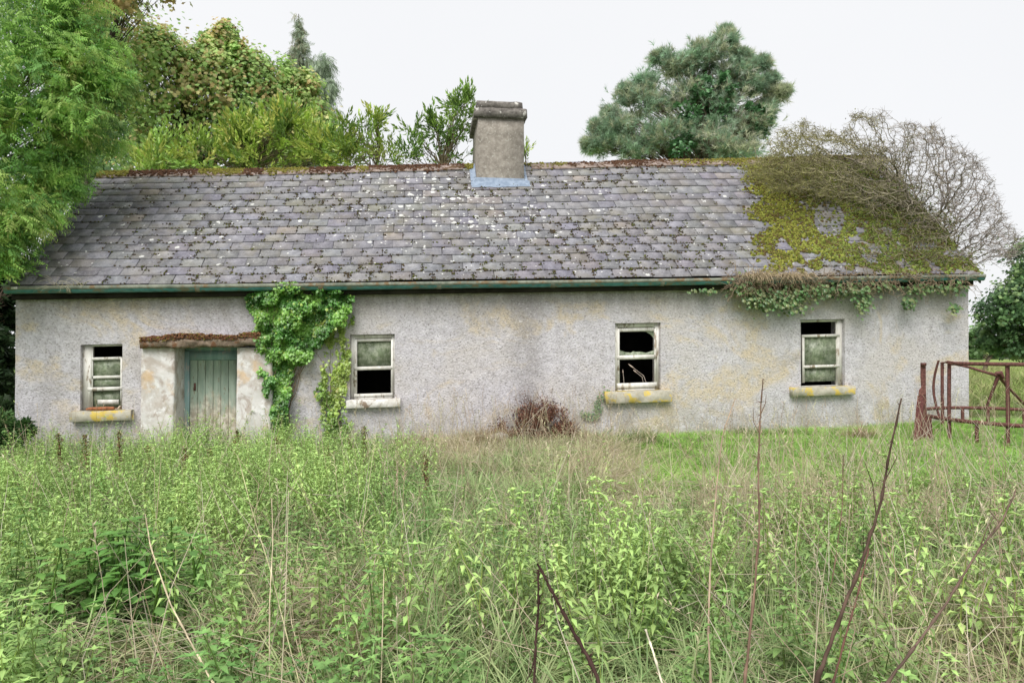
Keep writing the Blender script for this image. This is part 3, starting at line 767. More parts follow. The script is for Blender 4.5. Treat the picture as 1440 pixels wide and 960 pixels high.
def lintel():
    Y0, Y1 = -.27, .03; a = bpY(196, 483, Y0); b = bpY(366, 480, Y0); n, k = 60, 10
    zt = bpY(280, 474, Y0)[2]; zb = bpY(280, 488, Y0)[2]; V = []
    prof = [(Y1, -1), (Y0+.03, -1), (Y0+.005, -.6), (Y0, 0), (Y0+.01, .6), (Y0+.04, 1), (Y0+.12, 1.12), (Y1, 1.1)]
    xs = np.linspace(a[0], b[0], n)
    for (y, q) in prof:
        for x in xs:
            z = (zt+zb)/2+(zt-zb)/2*q+SH*(x-(a[0]+b[0])/2)
            nn = (fbm(x*9+q*3, q*2+y*9, 81, 4)-.5)
            V.append((x, y+nn*.09*(y < 0), z+nn*.06*(abs(q) > .5)+.02*(fbm(x*2.2, q*0+4, 85, 3)-.5)))
    K = len(prof); i = np.arange(K)[:, None]*n+np.arange(n-1)[None]; i2 = ((np.arange(K)[:, None]+1) % K)*n+np.arange(n-1)[None]
    m = MB().add(V, np.stack([i, i+1, i2+1, i2], -1).reshape(-1, 4))
    for e in (0, n-1):
        c = np.array(V)[e::n]; m.add(np.concatenate([c.mean(0, keepdims=True), c]), [[0, q+1, (q+1) % K+1] for q in range(K)])
    l_ = part(m.build('lintel', M_lintel), cot); l_['label'] = 'rough stone lintel topped with rust-brown moss'
    m = MB(); N = 2600; x = rng.uniform(a[0], b[0], N); y = rng.uniform(Y0+.005, -.0, N)
    z = zt+SH*(x-(a[0]+b[0])/2)+.0+.02*rng.random(N)+.045*sstep(.35, .7, fbm(x*4, y*4, 83, 3))
    y2 = rng.random(N) < .25; y[y2] = Y0+.0; z[y2] -= rng.uniform(0, .06, y2.sum())
    C = np.array([[.17, .085, .045]])*rng.uniform(.3, 1.5, (N, 1)); gr = rng.random(N) < .12; C[gr] = [.16, .15, .03]
    s = rng.uniform(.008, .022, N)
    m.scatter(TUFT[1], np.stack([x, y, z], 1), rotz(rng.uniform(0, 6, N), s), C)
    o = m.build('lintel_moss', M_moss, l_); o['kind'] = 'stuff'
lintel()
def door():
    Y = .30; a = bpY(262, 495, Y)[0]; b = bpY(334, 495, Y)[0]; zt = bpY(298, 506, Y)[2]; ztt = bpY(298, 494, Y)[2]
    x0, x1, _, _ = opn['door']
    m = MB()
    m.box((x0+.002, Y-.03, -.2), (a+.05, Y+.06, ztt)); m.box((a+.05, Y-.028, zt), (x1-.003, Y+.058, ztt)); m.box((x0+.003, Y-.01, ztt), (x1-.004, Y+.05, opn['door'][2]+SH*x0-.002))
    d = part(m.build('door', M_teal), cot); d['label'] = 'plank door in faded blue-green paint, paler and peeled low down'
    xs = np.linspace(a+.055, b+.1, 8)
    for i in range(7):
        m = MB(); w0, w1_ = xs[i]+.003, xs[i+1]-.003; zs = np.linspace(-.15, zt-.004, 16)
        V = []; 
        for z in zs:
            for (x, y) in ((w0, Y+.03), (w0, Y+.005), (w0+.005, Y), (w1_-.005, Y), (w1_, Y+.005), (w1_, Y+.03)):
                V.append((x+rng.normal(0, .0006), y+rng.normal(0, .0008)+(.002*(i % 2)), z))
        k = np.arange(15)[:, None]*6+np.arange(5)[None]
        V = np.array(V); F = np.stack([k, k+1, k+7, k+6], -1).reshape(-1, 4)
        m.add(V, F); m.add([V[-6], V[-5], V[-2], V[-1]], [[0, 1, 2, 3]])
        m.build('plank', M_doorp, d)
    m = MB().box((a+.12, Y-.012, .98), (a+.15, Y+.0, 1.10), (.12, .06, .05)); m.build('latch', M_rust, d)
g = NM('peeling_plank_paint'); X_, Y_, Z_ = g.xyz()
n_ = g.noise(6, 5, .65, g.scale(g.pos, (2.5, 1, .4)))
c_ = g.mix(g.ramp(n_, .3, .7), (.28, .36, .30), (.42, .50, .42))
lo = g.math('ADD', Z_, g.math('MULTIPLY', g.math('SUBTRACT', g.noise(3.5, 5, .6, g.scale(g.pos, (3, 1, .8))), .5), 1.1))
c_ = g.mix(g.ramp(lo, .55, .95, .95, 0), c_, g.mix(g.ramp(g.noise(14, 5), .4, .6), (.46, .40, .32), (.70, .66, .56)))
c_ = g.mix(g.ramp(g.noise(22, 5, .7, g.scale(g.pos, (2, 1, .3))), .60, .68), c_, (.24, .17, .11))
M_doorp = g.done(g.bsdf(c_, .8, .2, n_, .3, .004))
door()
# rusty bits on the left sill
p = bpY(122, 577, -.05); q = bpY(170, 574, -.05)
m = MB(); m.tube([[p[0], -.07, p[2]+.02], [p[0]+.06, -.075, p[2]+.028], [p[0]+.3, -.06, p[2]+.03], [p[0]+.4, -.06, p[2]+.032]], [.012, .024, .028, .022], 8, (.30, .11, .05), True)
m.tube([[p[0]+.4, -.06, p[2]+.032], [p[0]+.47, -.06, p[2]+.03], [q[0]+.02, -.07, q[2]+.01]], [.01, .009, .008], 6, (.16, .08, .05), True)
m.tube([[q[0]-.03, -.07, q[2]+.0], [q[0]+.0, -.075, q[2]+.04]], [.016, .012], 6, (.5, .4, .32), True)
tag(m.build('rusty_pipe', M_rust), 'short rusty pipe lying on the leftmost lichened window sill', 'pipe')
m = MB(); pp = bpY(138, 565, .02); m.box((pp[0], .0, pp[2]-.035), (pp[0]+.30, .03, pp[2]+.035), (1, 1, 1))
tag(m.build('wood_block', M_sill2), 'pale wooden block standing behind the rusty pipe on the leftmost sill', 'wood block')

# ------------------------------------------------------------ plant templates
def leaf_blade(L, W_, fold=.15, droop=.1, tone=(1, 1)):
    V = np.array([[0, 0, 0], [-W_/2, L*.42, fold*W_], [0, L*.5, -droop*L*.3], [W_/2, L*.42, fold*W_], [0, L, -droop*L]])
    F = np.array([[0, 2, 1], [0, 3, 2], [1, 2, 4], [2, 3, 4]]); return V, F, np.array([tone[0]]*2+[1]*2+[tone[1]])
def rotm(ax, a): return np.array(Matrix.Rotation(a, 3, ax))
def leaf2(L, W_, droop=.2):
    return np.array([[0, 0, 0], [-W_/2, L*.45, .1*W_], [W_/2, L*.45, .1*W_], [0, L, -droop*L]]), np.array([[0, 2, 1], [1, 2, 3]]), np.array([.95, 1, 1, 1.05])
def join(parts):
    V, F, T = [], [], []; n = 0
    for v, f, t in parts:
        V.append(v); F.append(f+n); T.append(t if np.ndim(t) == 2 else np.repeat(np.asarray(t)[:, None], 3, 1)); n += len(v)
    return np.concatenate(V), np.concatenate(F), np.concatenate(T)
def place(tm, R, p): v, f, t = tm; return v@R.T+np.array(p), f, t
def stem3(P, r0, r1, col=(1, 1, 1), n=3):
    m = MB().tube(P, np.linspace(r0, r1, len(P)), n, col); Q = np.concatenate(m.Q)
    return m.V[0], np.concatenate([Q[:, [0, 1, 2]], Q[:, [0, 2, 3]]]), m.C[0]
def ash_leaf(seed):
    q = np.random.default_rng(seed); ps = []
    for i in range(5):
        y = .05+.038*i; zz = -.5*(y**2)*1.2
        for s in (-1, 1):
            ps.append(place(leaf2(.068*q.uniform(.8, 1.1), .026, .3), rotm('Z', -s*q.uniform(.85, 1.15))@rotm('X', -.25), (0, y, zz)))
    ps.append(place(leaf2(.08, .026, .4), rotm('X', -.5), (0, .24, -.06)))
    return join(ps)
def lobed(seed, s=.13, lobes=5):
    q = np.random.default_rng(seed); P = [(0, 0, 0)]; n = lobes*2-1
    an = np.linspace(-2.2, 2.2, n)
    for i, a in enumerate(an):
        r_ = (1 if i % 2 == 0 else .62)*(1-.18*abs(a)/2.2)*s*.62*q.uniform(.9, 1.1)
        P.append((math.sin(a)*r_, s*.35+math.cos(a)*r_, -.12*s*abs(math.sin(a))*q.uniform(.3, 1.5)))
    P.append((0, s*.35, .02*s)); c = len(P)-1
    F = [[c, i, i+1] for i in range(1, n)]+[[c, n, 0], [c, 0, 1]]
    return np.array(P), np.array(F), np.array([1.]*(len(P)))
def laurel_shoot(seed, n=9, L=.42):
    q = np.random.default_rng(seed); ps = [stem3([[0, 0, 0], [.01, L*.5, .01], [0, L, 0]], .006, .003, (.7, .8, .5))]
    for i in range(n):
        y = L*(.1+.9*i/(n-1)); a = i*2.4+q.uniform(-.3, .3); el_ = 1.05-.75*(i/(n-1))
        R = rotm('Y', a)@rotm('X', el_*.9)
        ps.append(place(leaf_blade(.19*q.uniform(.75, 1.1)*(1-.2*i/n), .06, .2, .12, (.9, 1.05)), R, (0, y, 0)))
    return join(ps)
def needle_tuft(seed, n=20, L=.15):
    q = np.random.default_rng(seed); V, F = [], []
    for i in range(n):
        a = q.uniform(0, 6.28); sp = q.uniform(.2, 1.1); d = np.array([math.cos(a)*math.sin(sp), math.cos(sp), math.sin(a)*math.sin(sp)])
        s = np.cross(d, q.normal(size=3)); s /= np.linalg.norm(s); b = np.array([0, q.uniform(-.06, .04), 0]); k = len(V)
        V += [b-s*.006, b+s*.006, b+d*L*q.uniform(.8, 1.1)]; F.append([k, k+1, k+2])
    return np.array(V), np.array(F), np.ones(len(V))
def cypress_spray(seed):
    q = np.random.default_rng(seed); ps = []
    for i in range(9):
        y = .03*i; s = 1 if i % 2 else -1
        ps.append(place(leaf2(.13*(1-.05*i), .022, .7), rotm('Z', s*.6)@rotm('X', -.3), (0, y, -.3*y)))
    return join(ps)
ASH = [ash_leaf(k) for k in range(3)]; SYC = [lobed(k) for k in range(3)]; LAU = [laurel_shoot(k) for k in range(3)]
NEE = [needle_tuft(k, 15) for k in range(3)]; CYP = [cypress_spray(k) for k in range(2)]
IVY = [lobed(k+10, .075, 5) for k in range(3)]; SMALL = [leaf_blade(.06, .035, .2, .2)]

def pal(cols, n, var=.18):
    cols = np.array(cols); c = cols[rng.integers(len(cols), size=n)]
    return c*rng.uniform(1-var, 1+var, (n, 1))
def crown(blobs, tm, nsub, nleaf, subr, cols, out=.8, grav=.4, scale=(.8, 1.2), flat=.8, shell=.5, squash=1., subvar=.25, face=0, bright=1., tail=0.):
    """leaf sprays in sub-clumps spread through each ellipsoid (centre, radius)"""
    m = MB(); tips = []
    for (c, R) in blobs:
        k = max(3, int(nsub)); d = unit(k); rr_ = R*(shell+(1-shell)*rng.random(k))[:, None]*np.array([1, 1, squash]); S = c+d*rr_
        tips.append(S); sr = subr*R*rng.uniform(.6, 1.4, k)
        sc_c = pal(cols, k, subvar); w = rng.poisson(nleaf, k)
        idx = np.repeat(np.arange(k), w); n = len(idx)
        off = rng.normal(0, 1, (n, 3))*np.array([1, 1, flat]); off *= np.where(rng.random((n, 1)) < tail, np.clip(np.abs(rng.normal(0, 1.0, (n, 1))), 0, 1.7)+.3, rng.random((n, 1))**.5*1.25)/(np.linalg.norm(off, axis=1, keepdims=True)+1e-6)
        P = S[idx]+off*sr[idx][:, None]
        D = d[idx]*out+off*.6+unit(n)*.55; D[:, 2] -= grav
        if face:
            U = d[idx]*face+np.array([0, -.25, .7])+unit(n)*.5; U /= np.linalg.norm(U, axis=1, keepdims=True); D = unit(n)*.8-[0, 0, grav]+d[idx]*.3
            D = D-U*(D*U).sum(1, keepdims=True); M = frames(D, rng.normal(0, .3, n), U)
        else: M = frames(D, rng.normal(0, .5, n))
        s = rng.uniform(*scale, n); M = M*s[:, None, None]
        C = np.clip(sc_c[idx]*rng.uniform(.8, 1.2, (n, 1))*bright, 0, .62)
        for q in range(len(tm)):
            j = (np.arange(n) % len(tm)) == q; m.scatter(tm[q], P[j], M[j], C[j])
    return m, tips
def limbs(m, base, top, tips, r0, col, wob=.12, rt=.012, nper=None, start=.25):
    """trunk from base to top, and a limb from the trunk to each crown tip"""
    base, top = np.array(base, float), np.array(top, float); n = 9
    f = np.linspace(0, 1, n)[:, None]; T = base+(top-base)*f+np.cumsum(rng.normal(0, wob*.25, (n, 3)), 0)*f
    m.tube(T, np.linspace(r0, r0*.25, n), 9, col)
    for S in tips:
        for e in (S if nper is None else S[:nper]):
            h = np.clip((e[2]-base[2])/(top[2]-base[2]+1e-6)-.15, start, .95)*(n-1); i = int(h); a = T[i]+(T[min(i+1, n-1)]-T[i])*(h-i)
            L = np.linalg.norm(e-a); g_ = np.linspace(0, 1, 6)[:, None]
            P = a+(e-a)*g_; P[:, 2] += (np.sin(g_[:, 0]*math.pi)*L*.08); P[1:-1] += rng.normal(0, wob*.12*L**.5, (4, 3))
            m.tube(P, np.linspace(max(rt*1.2, r0*.22*(1-h/n)), rt*.35, 6), 4, col)
def tree(name, label, blobpx, tm, nsub, nleaf, subr, cols, basepx, toppx, r0, barkc=(.14, .11, .08), lmat=None, group=None, cat='tree', nper=14, wob=.3, **kw):
    blobs = [(at(a, b, d), r_/FPX*d) for a, b, r_, d in blobpx]
    bx = at(*basepx); bz = float(ground(bx[0], bx[1]))-.1; base = np.array([bx[0], bx[1], bz]); top = at(*toppx)
    root = empty(name, tuple(base)); tag(root, label, cat, group)
    m, tips = crown(blobs, tm, nsub, nleaf, subr, cols, **kw)
    part(m.build('crown', lmat or M_leaf), root)
    t = MB(); limbs(t, base, top, tips, r0, barkc, wob, nper=nper); part(t.build('trunk', M_bark, None, True), root)
    return root

# ------------------------------------------------------------ trees
rng = np.random.default_rng(11)
ASHC = [(.19, .36, .09), (.27, .46, .10), (.14, .28, .08), (.37, .54, .13), (.30, .50, .12)]
tree('ash_tree', 'bright green feathery ash tree hanging over the left end of the slate roof',
     [(-40, 30, 110, 10.5), (60, 20, 75, 11), (115, 75, 52, 11.3), (40, 110, 80, 10.6), (-60, 190, 100, 10), (92, 165, 42, 11.2), (132, 195, 38, 12.2), (45, 210, 66, 11.2),
      (84, 248, 32, 11.4), (-12, 300, 54, 10.2), (44, 290, 32, 11.0), (-50, 330, 60, 10), (-2, 345, 36, 10.4), (160, 120, 24, 11.6), (85, -20, 60, 11.2)],
     ASH, 38, 27, .34, ASHC, (-95, 560, 12.3), (-10, 60, 11.4), .2, (.13, .12, .09), cat='tree', out=1.0, grav=.12, scale=(.6, 1.0), shell=.62, flat=.45, subvar=.3, face=.6, bright=1.25, tail=.25)
tree('sycamore_tree', 'tall sycamore with brown tinged leaves behind the left half of the roof',
     [(150, 30, 55, 19), (195, 75, 50, 19), (240, 110, 55, 19.5), (175, 150, 60, 20), (300, 120, 50, 20), (355, 125, 45, 20.5), (268, 92, 26, 20), (350, 88, 22, 20.5), (392, 108, 26, 21), (315, 95, 30, 20), (428, 150, 28, 21), (300, 62, 18, 20), (318, 40, 9, 20), (335, 70, 12, 20), (440, 175, 28, 21), (220, 60, 24, 19.5), (250, 180, 60, 20), (330, 180, 60, 20.5),
      (400, 150, 42, 21), (400, 200, 45, 21), (315, 50, 15, 20), (120, 10, 50, 19), (430, 120, 18, 21), (210, 215, 50, 20), (130, 110, 50, 20), (450, 190, 22, 21)],
     SYC, 46, 28, .42, [(.17, .26, .08), (.22, .30, .10), (.27, .24, .11), (.15, .24, .08), (.29, .22, .10), (.24, .33, .11), (.19, .28, .09)], (255, 560, 21), (270, 70, 20.5), .24, (.10, .085, .07),
     out=.5, grav=.5, scale=(.6, 1.05), shell=.6, subvar=.2, face=1.1, bright=2.0, tail=.6)
tree('broadleaf_tree', 'deep green leafy tree filling the gap behind the ash and the sycamore',
     [(150, 215, 45, 25), (110, 180, 50, 25), (190, 170, 45, 26), (240, 200, 50, 26), (300, 190, 50, 26), (360, 190, 40, 26), (410, 200, 36, 26), (160, 120, 45, 26), (90, 110, 50, 26), (60, 220, 60, 25), (135, 245, 26, 22)],
     [lobed(31, .16)], 30, 20, .36, [(.12, .22, .08), (.17, .28, .10), (.10, .19, .07)], (190, 560, 26), (200, 120, 26), .2, (.10, .085, .07), out=.5, grav=.5, scale=(.8, 1.2), shell=.5, face=1.1, bright=1.25, tail=.4)
tree('sycamore_bough', 'dark tall tree with dry leaves at the very top left behind the ash', [(165, -20, 40, 17), (230, -30, 30, 17.5), (130, -60, 60, 17)],
     SYC, 30, 20, .3, [(.22, .24, .10), (.3, .23, .11)], (60, 560, 18), (150, -30, 17.5), .16, (.10, .085, .07), out=.5, grav=.5, scale=(.7, 1.2), face=1., bright=1.7, tail=.4)
# conifer: drooping tiers
def conifer():
    D = 25.; base = at(428, 560, D); base[2] = ground(base[0], base[1]); top = at(420, 20, D)
    root = empty('cypress_tree', tuple(base)); tag(root, 'slender drooping conifer with a pointed top behind the sycamore', 'tree')
    m = MB(); t = MB(); t.tube([base, (base+top)/2+[.05, 0, 0], top], [.2, .12, .012], 8, (.12, .10, .08))
    H = top[2]-base[2]; n = 250
    for i in range(n):
        f = (i/n)**.8; z = top[2]-.1-H*.62*f; w = 38/FPX*D*min(1.5, .12+3.2*f**1.05)*(.65+.5*vnoise(f*17, .3, 3)); a = rng.uniform(0, 6.28)
        if rng.random() < .15: w *= .5
        p0 = top+(base-top)*((top[2]-z)/H); L = w*rng.uniform(.65, 1.1)
        g_ = np.linspace(0, 1, 5)[:, None]; e = np.array([math.cos(a)*L+.25*f, math.sin(a)*L, 0]); P = p0+e*g_; P[:, 2] += L*.25*np.sin(g_[:, 0]*2.2)-L*.30*g_[:, 0]**2
        t.tube(P, np.linspace(.022, .005, 5), 3, (.13, .10, .075))
        k = int(8+30*L); q = rng.random(k)**.7; S = p0+e*q[:, None]; S[:, 2] += L*.25*np.sin(q*2.2)-L*.3*q**2; S += rng.normal(0, .06, (k, 3))
        Dn = np.tile(e/L, (k, 1))*.55+rng.normal(0, .4, (k, 3)); Dn[:, 2] -= .75
        M = frames(Dn, rng.normal(0, .6, k))*rng.uniform(.7, 1.2, (k, 1, 1))
        m.scatter(CYP[i % 2], S, M, pal([(.33, .41, .28), (.38, .44, .31), (.28, .36, .25), (.40, .38, .27)], k))
    part(m.build('crown', M_needle), root); part(t.build('trunk', M_bark), root)
conifer()
tree('small_conifer', 'wispy grey green conifer top right of the pointed one', [(452, 95, 16, 25), (448, 130, 22, 25), (455, 165, 20, 25), (440, 190, 26, 25), (462, 120, 10, 25), (460, 195, 20, 25)],
     CYP, 30, 14, .35, [(.27, .33, .24), (.30, .36, .27), (.22, .28, .20)], (452, 560, 25.5), (450, 125, 25), .10, grav=1.0, out=.3, scale=(.8, 1.3), lmat=M_needle, bright=1.35)
# laurels just behind the house
LC = [(.26, .40, .07), (.34, .48, .08), (.22, .36, .08), (.42, .52, .11)]
tree('laurel_bush', 'broad yellow green laurel bush showing above the ridge left of the chimney',
     [(235, 225, 28, 17.5), (290, 225, 34, 17.5), (340, 215, 32, 17.6), (385, 200, 34, 17.6), (425, 205, 36, 17.6), (455, 215, 26, 17.6), (335, 190, 16, 17.6), (405, 175, 16, 17.6), (210, 245, 30, 17.3), (370, 240, 40, 17.5), (480, 225, 20, 17.6)],
     LAU, 20, 4.5, .34, LC, (340, 560, 18), (350, 230, 17.6), .1, (.2, .17, .1), cat='bush', lmat=M_gloss, out=.8, grav=-.7, scale=(.7, 1.15), shell=.45, bright=1.15)
tree('laurel_bush', 'laurel sprigs above the ridge midway between conifer and chimney',
     [(495, 215, 20, 17.2), (520, 210, 22, 17.2), (512, 185, 13, 17.2), (545, 222, 16, 17.2), (488, 180, 9, 17.2), (530, 172, 6, 17.2)],
     LAU, 8, 2.6, .55, LC, (515, 560, 17.4), (515, 215, 17.2), .07, (.2, .17, .1), cat='bush', lmat=M_gloss, out=.7, grav=-.8, scale=(.6, 1.05), shell=.3)
tree('laurel_bush', 'laurel sprigs rising beside the left side of the chimney',
     [(588, 215, 18, 16.8), (620, 205, 26, 16.8), (650, 210, 22, 16.8), (612, 182, 12, 16.8), (640, 185, 14, 16.8), (656, 145, 5, 16.8), (643, 152, 5, 16.8), (585, 190, 7, 16.8), (658, 170, 9, 16.8), (573, 222, 12, 16.8)],
     LAU, 8, 2.6, .55, [(.13, .24, .05), (.18, .30, .06), (.22, .34, .07)], (622, 560, 17), (630, 210, 16.8), .07, (.2, .17, .1), cat='bush', lmat=M_gloss, out=.7, grav=-.8, scale=(.6, 1.05), shell=.3)
tree('laurel_sprig', 'single small laurel sprig peeping out right of the chimney', [(741, 214, 4, 16.6), (738, 222, 5, 16.6)],
     LAU, 3, 2, .4, LC, (735, 560, 16.8), (739, 222, 16.6), .03, cat='bush', lmat=M_gloss, out=.3, grav=-1., scale=(.6, .8), shell=.2)
# pine
PC = [(.25, .36, .25), (.29, .40, .28), (.34, .38, .25), (.22, .32, .21), (.37, .40, .27)]
tree('pine_tree', 'blue green scots pine with open ragged crown behind the ridge on the right',
     [(1018, 62, 16, 25), (990, 80, 27, 25), (950, 95, 26, 25), (908, 118, 16, 25), (930, 80, 10, 25), (1045, 78, 8, 25), (1085, 110, 6, 25), (1102, 128, 6, 25), (1080, 148, 6, 25), (858, 160, 8, 25), (832, 205, 10, 25), (880, 128, 8, 25), (1022, 45, 6, 25), (1030, 105, 26, 25), (900, 145, 29, 25), (960, 135, 34, 25), (1010, 145, 32, 25), (1062, 120, 19, 25), (1092, 133, 11, 25),
      (870, 180, 24, 25), (845, 200, 18, 25), (890, 205, 29, 25), (940, 190, 32, 24.6), (1000, 195, 35, 24.4), (1050, 180, 27, 24.6), (1035, 215, 32, 24.4), (1072, 160, 13, 25), (1070, 90, 10, 25), (838, 178, 8, 25)],
     NEE, 26, 22, .46, PC, (985, 560, 25.5), (985, 90, 25), .3, (.17, .12, .09), lmat=M_needle, out=.8, grav=-.5, scale=(1.1, 1.7), shell=.4, squash=.6, flat=.42, subvar=.32, bright=1.4, tail=.7)
tree('ivy_on_pine', 'dark green ivy climbing up the middle of the pine', [(985, 120, 18, 24.4), (1010, 150, 18, 24.4), (970, 160, 20, 24.2), (1020, 120, 16, 24.4), (960, 200, 22, 24), (1075, 175, 12, 24.2), (1060, 160, 14, 24.2)],
     [lobed(5, .13)], 18, 18, .3, [(.08, .19, .08), (.11, .24, .10)], (985, 560, 24.9), (990, 110, 24.6), .05, cat='ivy', lmat=M_gloss, scale=(.8, 1.3), shell=.3)
# right hand trees and hedges
tree('dark_tree', 'dark leafy tree at the right edge beyond the gable', [(1450, 375, 42, 21), (1430, 420, 40, 21), (1480, 420, 60, 21), (1400, 440, 26, 21.5), (1450, 470, 34, 21), (1500, 350, 60, 21), (1390, 475, 18, 22), (1425, 480, 26, 22)],
     [lobed(7, .1), lobed(8, .1)], 42, 34, .28, [(.08, .15, .07), (.11, .20, .08), (.07, .13, .06), (.15, .22, .09)], (1470, 520, 21.5), (1465, 380, 21), .2, lmat=M_leaf, shell=.5, face=1., bright=1.4, tail=.4)
tree('far_tree', 'paler round tree in the gap between gable and dark tree', [(1378, 470, 16, 34), (1395, 480, 17, 34), (1372, 488, 12, 34), (1350, 480, 22, 34), (1410, 488, 14, 34)],
     [lobed(7, .18)], 24, 20, .3, [(.09, .16, .06), (.12, .20, .08)], (1385, 515, 34), (1385, 480, 34), .12, shell=.4, face=1., bright=1.5)
for k, (px, w, h, dd) in enumerate([(1372, 14, 6, 75), (1404, 16, 8, 80), (1433, 12, 7, 78), (1460, 16, 9, 80)]):
    tree('hedgerow_tree', ['faint grey green hedgerow tree low on the horizon by the gable', 'hedgerow tree low on the horizon above the rusty feeder', 'hedgerow tree on the horizon behind the dark tree', 'hedgerow tree on the horizon at the right edge'][k],
         [(px-w*.5, 506, h, dd), (px+w*.4, 505, h, dd), (px, 501, h*.8, dd)], [lobed(9, .3)], 22, 22, .35, [(.15, .20, .12), (.18, .22, .14)], (px, 512, dd), (px, 500, dd), .15, group='trees along the far hedgerow', nper=3)
# left edge, behind the gable and below the ash
tree('dark_shrub', 'dark shaded bush filling the gap left of the cottage gable', [(-30, 470, 46, 14), (-10, 540, 40, 14), (-60, 400, 70, 14.5), (-50, 590, 60, 13.5), (5, 430, 22, 15), (0, 500, 26, 14.6), (5, 590, 24, 13), (8, 400, 26, 15), (0, 455, 26, 15.5), (6, 540, 22, 15), (-10, 370, 40, 15), (-10, 430, 50, 17), (0, 520, 50, 17)],
     [lobed(7, .13)], 28, 22, .3, [(.035, .07, .03), (.05, .09, .035)], (-40, 600, 14), (-30, 450, 14), .1, cat='bush', shell=.25)
tree('dark_shrub', 'low dark green elder bush at the foot of the left corner', [(18, 612, 20, 10.2), (-5, 605, 26, 10.1), (36, 602, 10, 10.2), (8, 635, 24, 10.)],
     [leaf_blade(.09, .035)], 40, 20, .35, [(.06, .13, .04), (.08, .16, .05)], (12, 640, 10.2), (14, 600, 10.2), .03, cat='bush', shell=.2)

# ------------------------------------------------------------ the windswept twiggy bush over the right gable
def inpoly(px, py, P):
    P = np.array(P, float); r_ = np.zeros(len(px), bool); j = len(P)-1
    for i in range(len(P)):
        c = ((P[i, 1] > py) != (P[j, 1] > py)) & (px < (P[j, 0]-P[i, 0])*(py-P[i, 1])/(P[j, 1]-P[i, 1]+1e-9)+P[i, 0]); r_ ^= c; j = i
    return r_
def roofz(x, y):
    t = np.clip((y-EY)/(RY-EY), 0, 2); t = np.where(t > 1, 2-t, t); return roofpt(x, t)[..., 2]
def colonize(roots, A, step, infl, kill, iters=170, bias=(0, 0, 0)):
    N = np.array(roots, float); par = [-1]*len(N); A = A.copy(); near = np.full(len(A), -1); nd = np.full(len(A), 1e9); start = 0
    for it in range(iters):
        new = N[start:]
        if len(new) and len(A):
            for s in range(0, len(new), 400):
                d = np.linalg.norm(A[:, None]-new[None, s:s+400], axis=2); j = d.argmin(1); dm = d[np.arange(len(A)), j]; b = dm < nd; nd[b] = dm[b]; near[b] = start+s+j[b]
        k = nd > kill; A, near, nd = A[k], near[k], nd[k]
        ok = nd < infl
        if not ok.any(): break
        start = len(N); dirs = {}
        v = A[ok]-N[near[ok]]; v /= np.linalg.norm(v, axis=1, keepdims=True)+1e-9
        u, inv = np.unique(near[ok], return_inverse=True); s = np.zeros((len(u), 3)); np.add.at(s, inv, v)
        s = s/(np.linalg.norm(s, axis=1, keepdims=True)+1e-9)+np.array(bias)+rng.normal(0, .28, s.shape); s /= np.linalg.norm(s, axis=1, keepdims=True)+1e-9
        nn = N[u]+s*step; N = np.concatenate([N, nn]); par += list(u)
        if len(N) > 22000: break
    return N, np.array(par)
def radii(par, r0, ex=2.4):
    n = len(par); w = np.zeros(n); ch = np.zeros(n)
    for i in range(n-1, -1, -1):
        if w[i] == 0: w[i] = 1
        if par[i] >= 0: w[par[i]] += w[i]
    return r0*w**(1/ex)
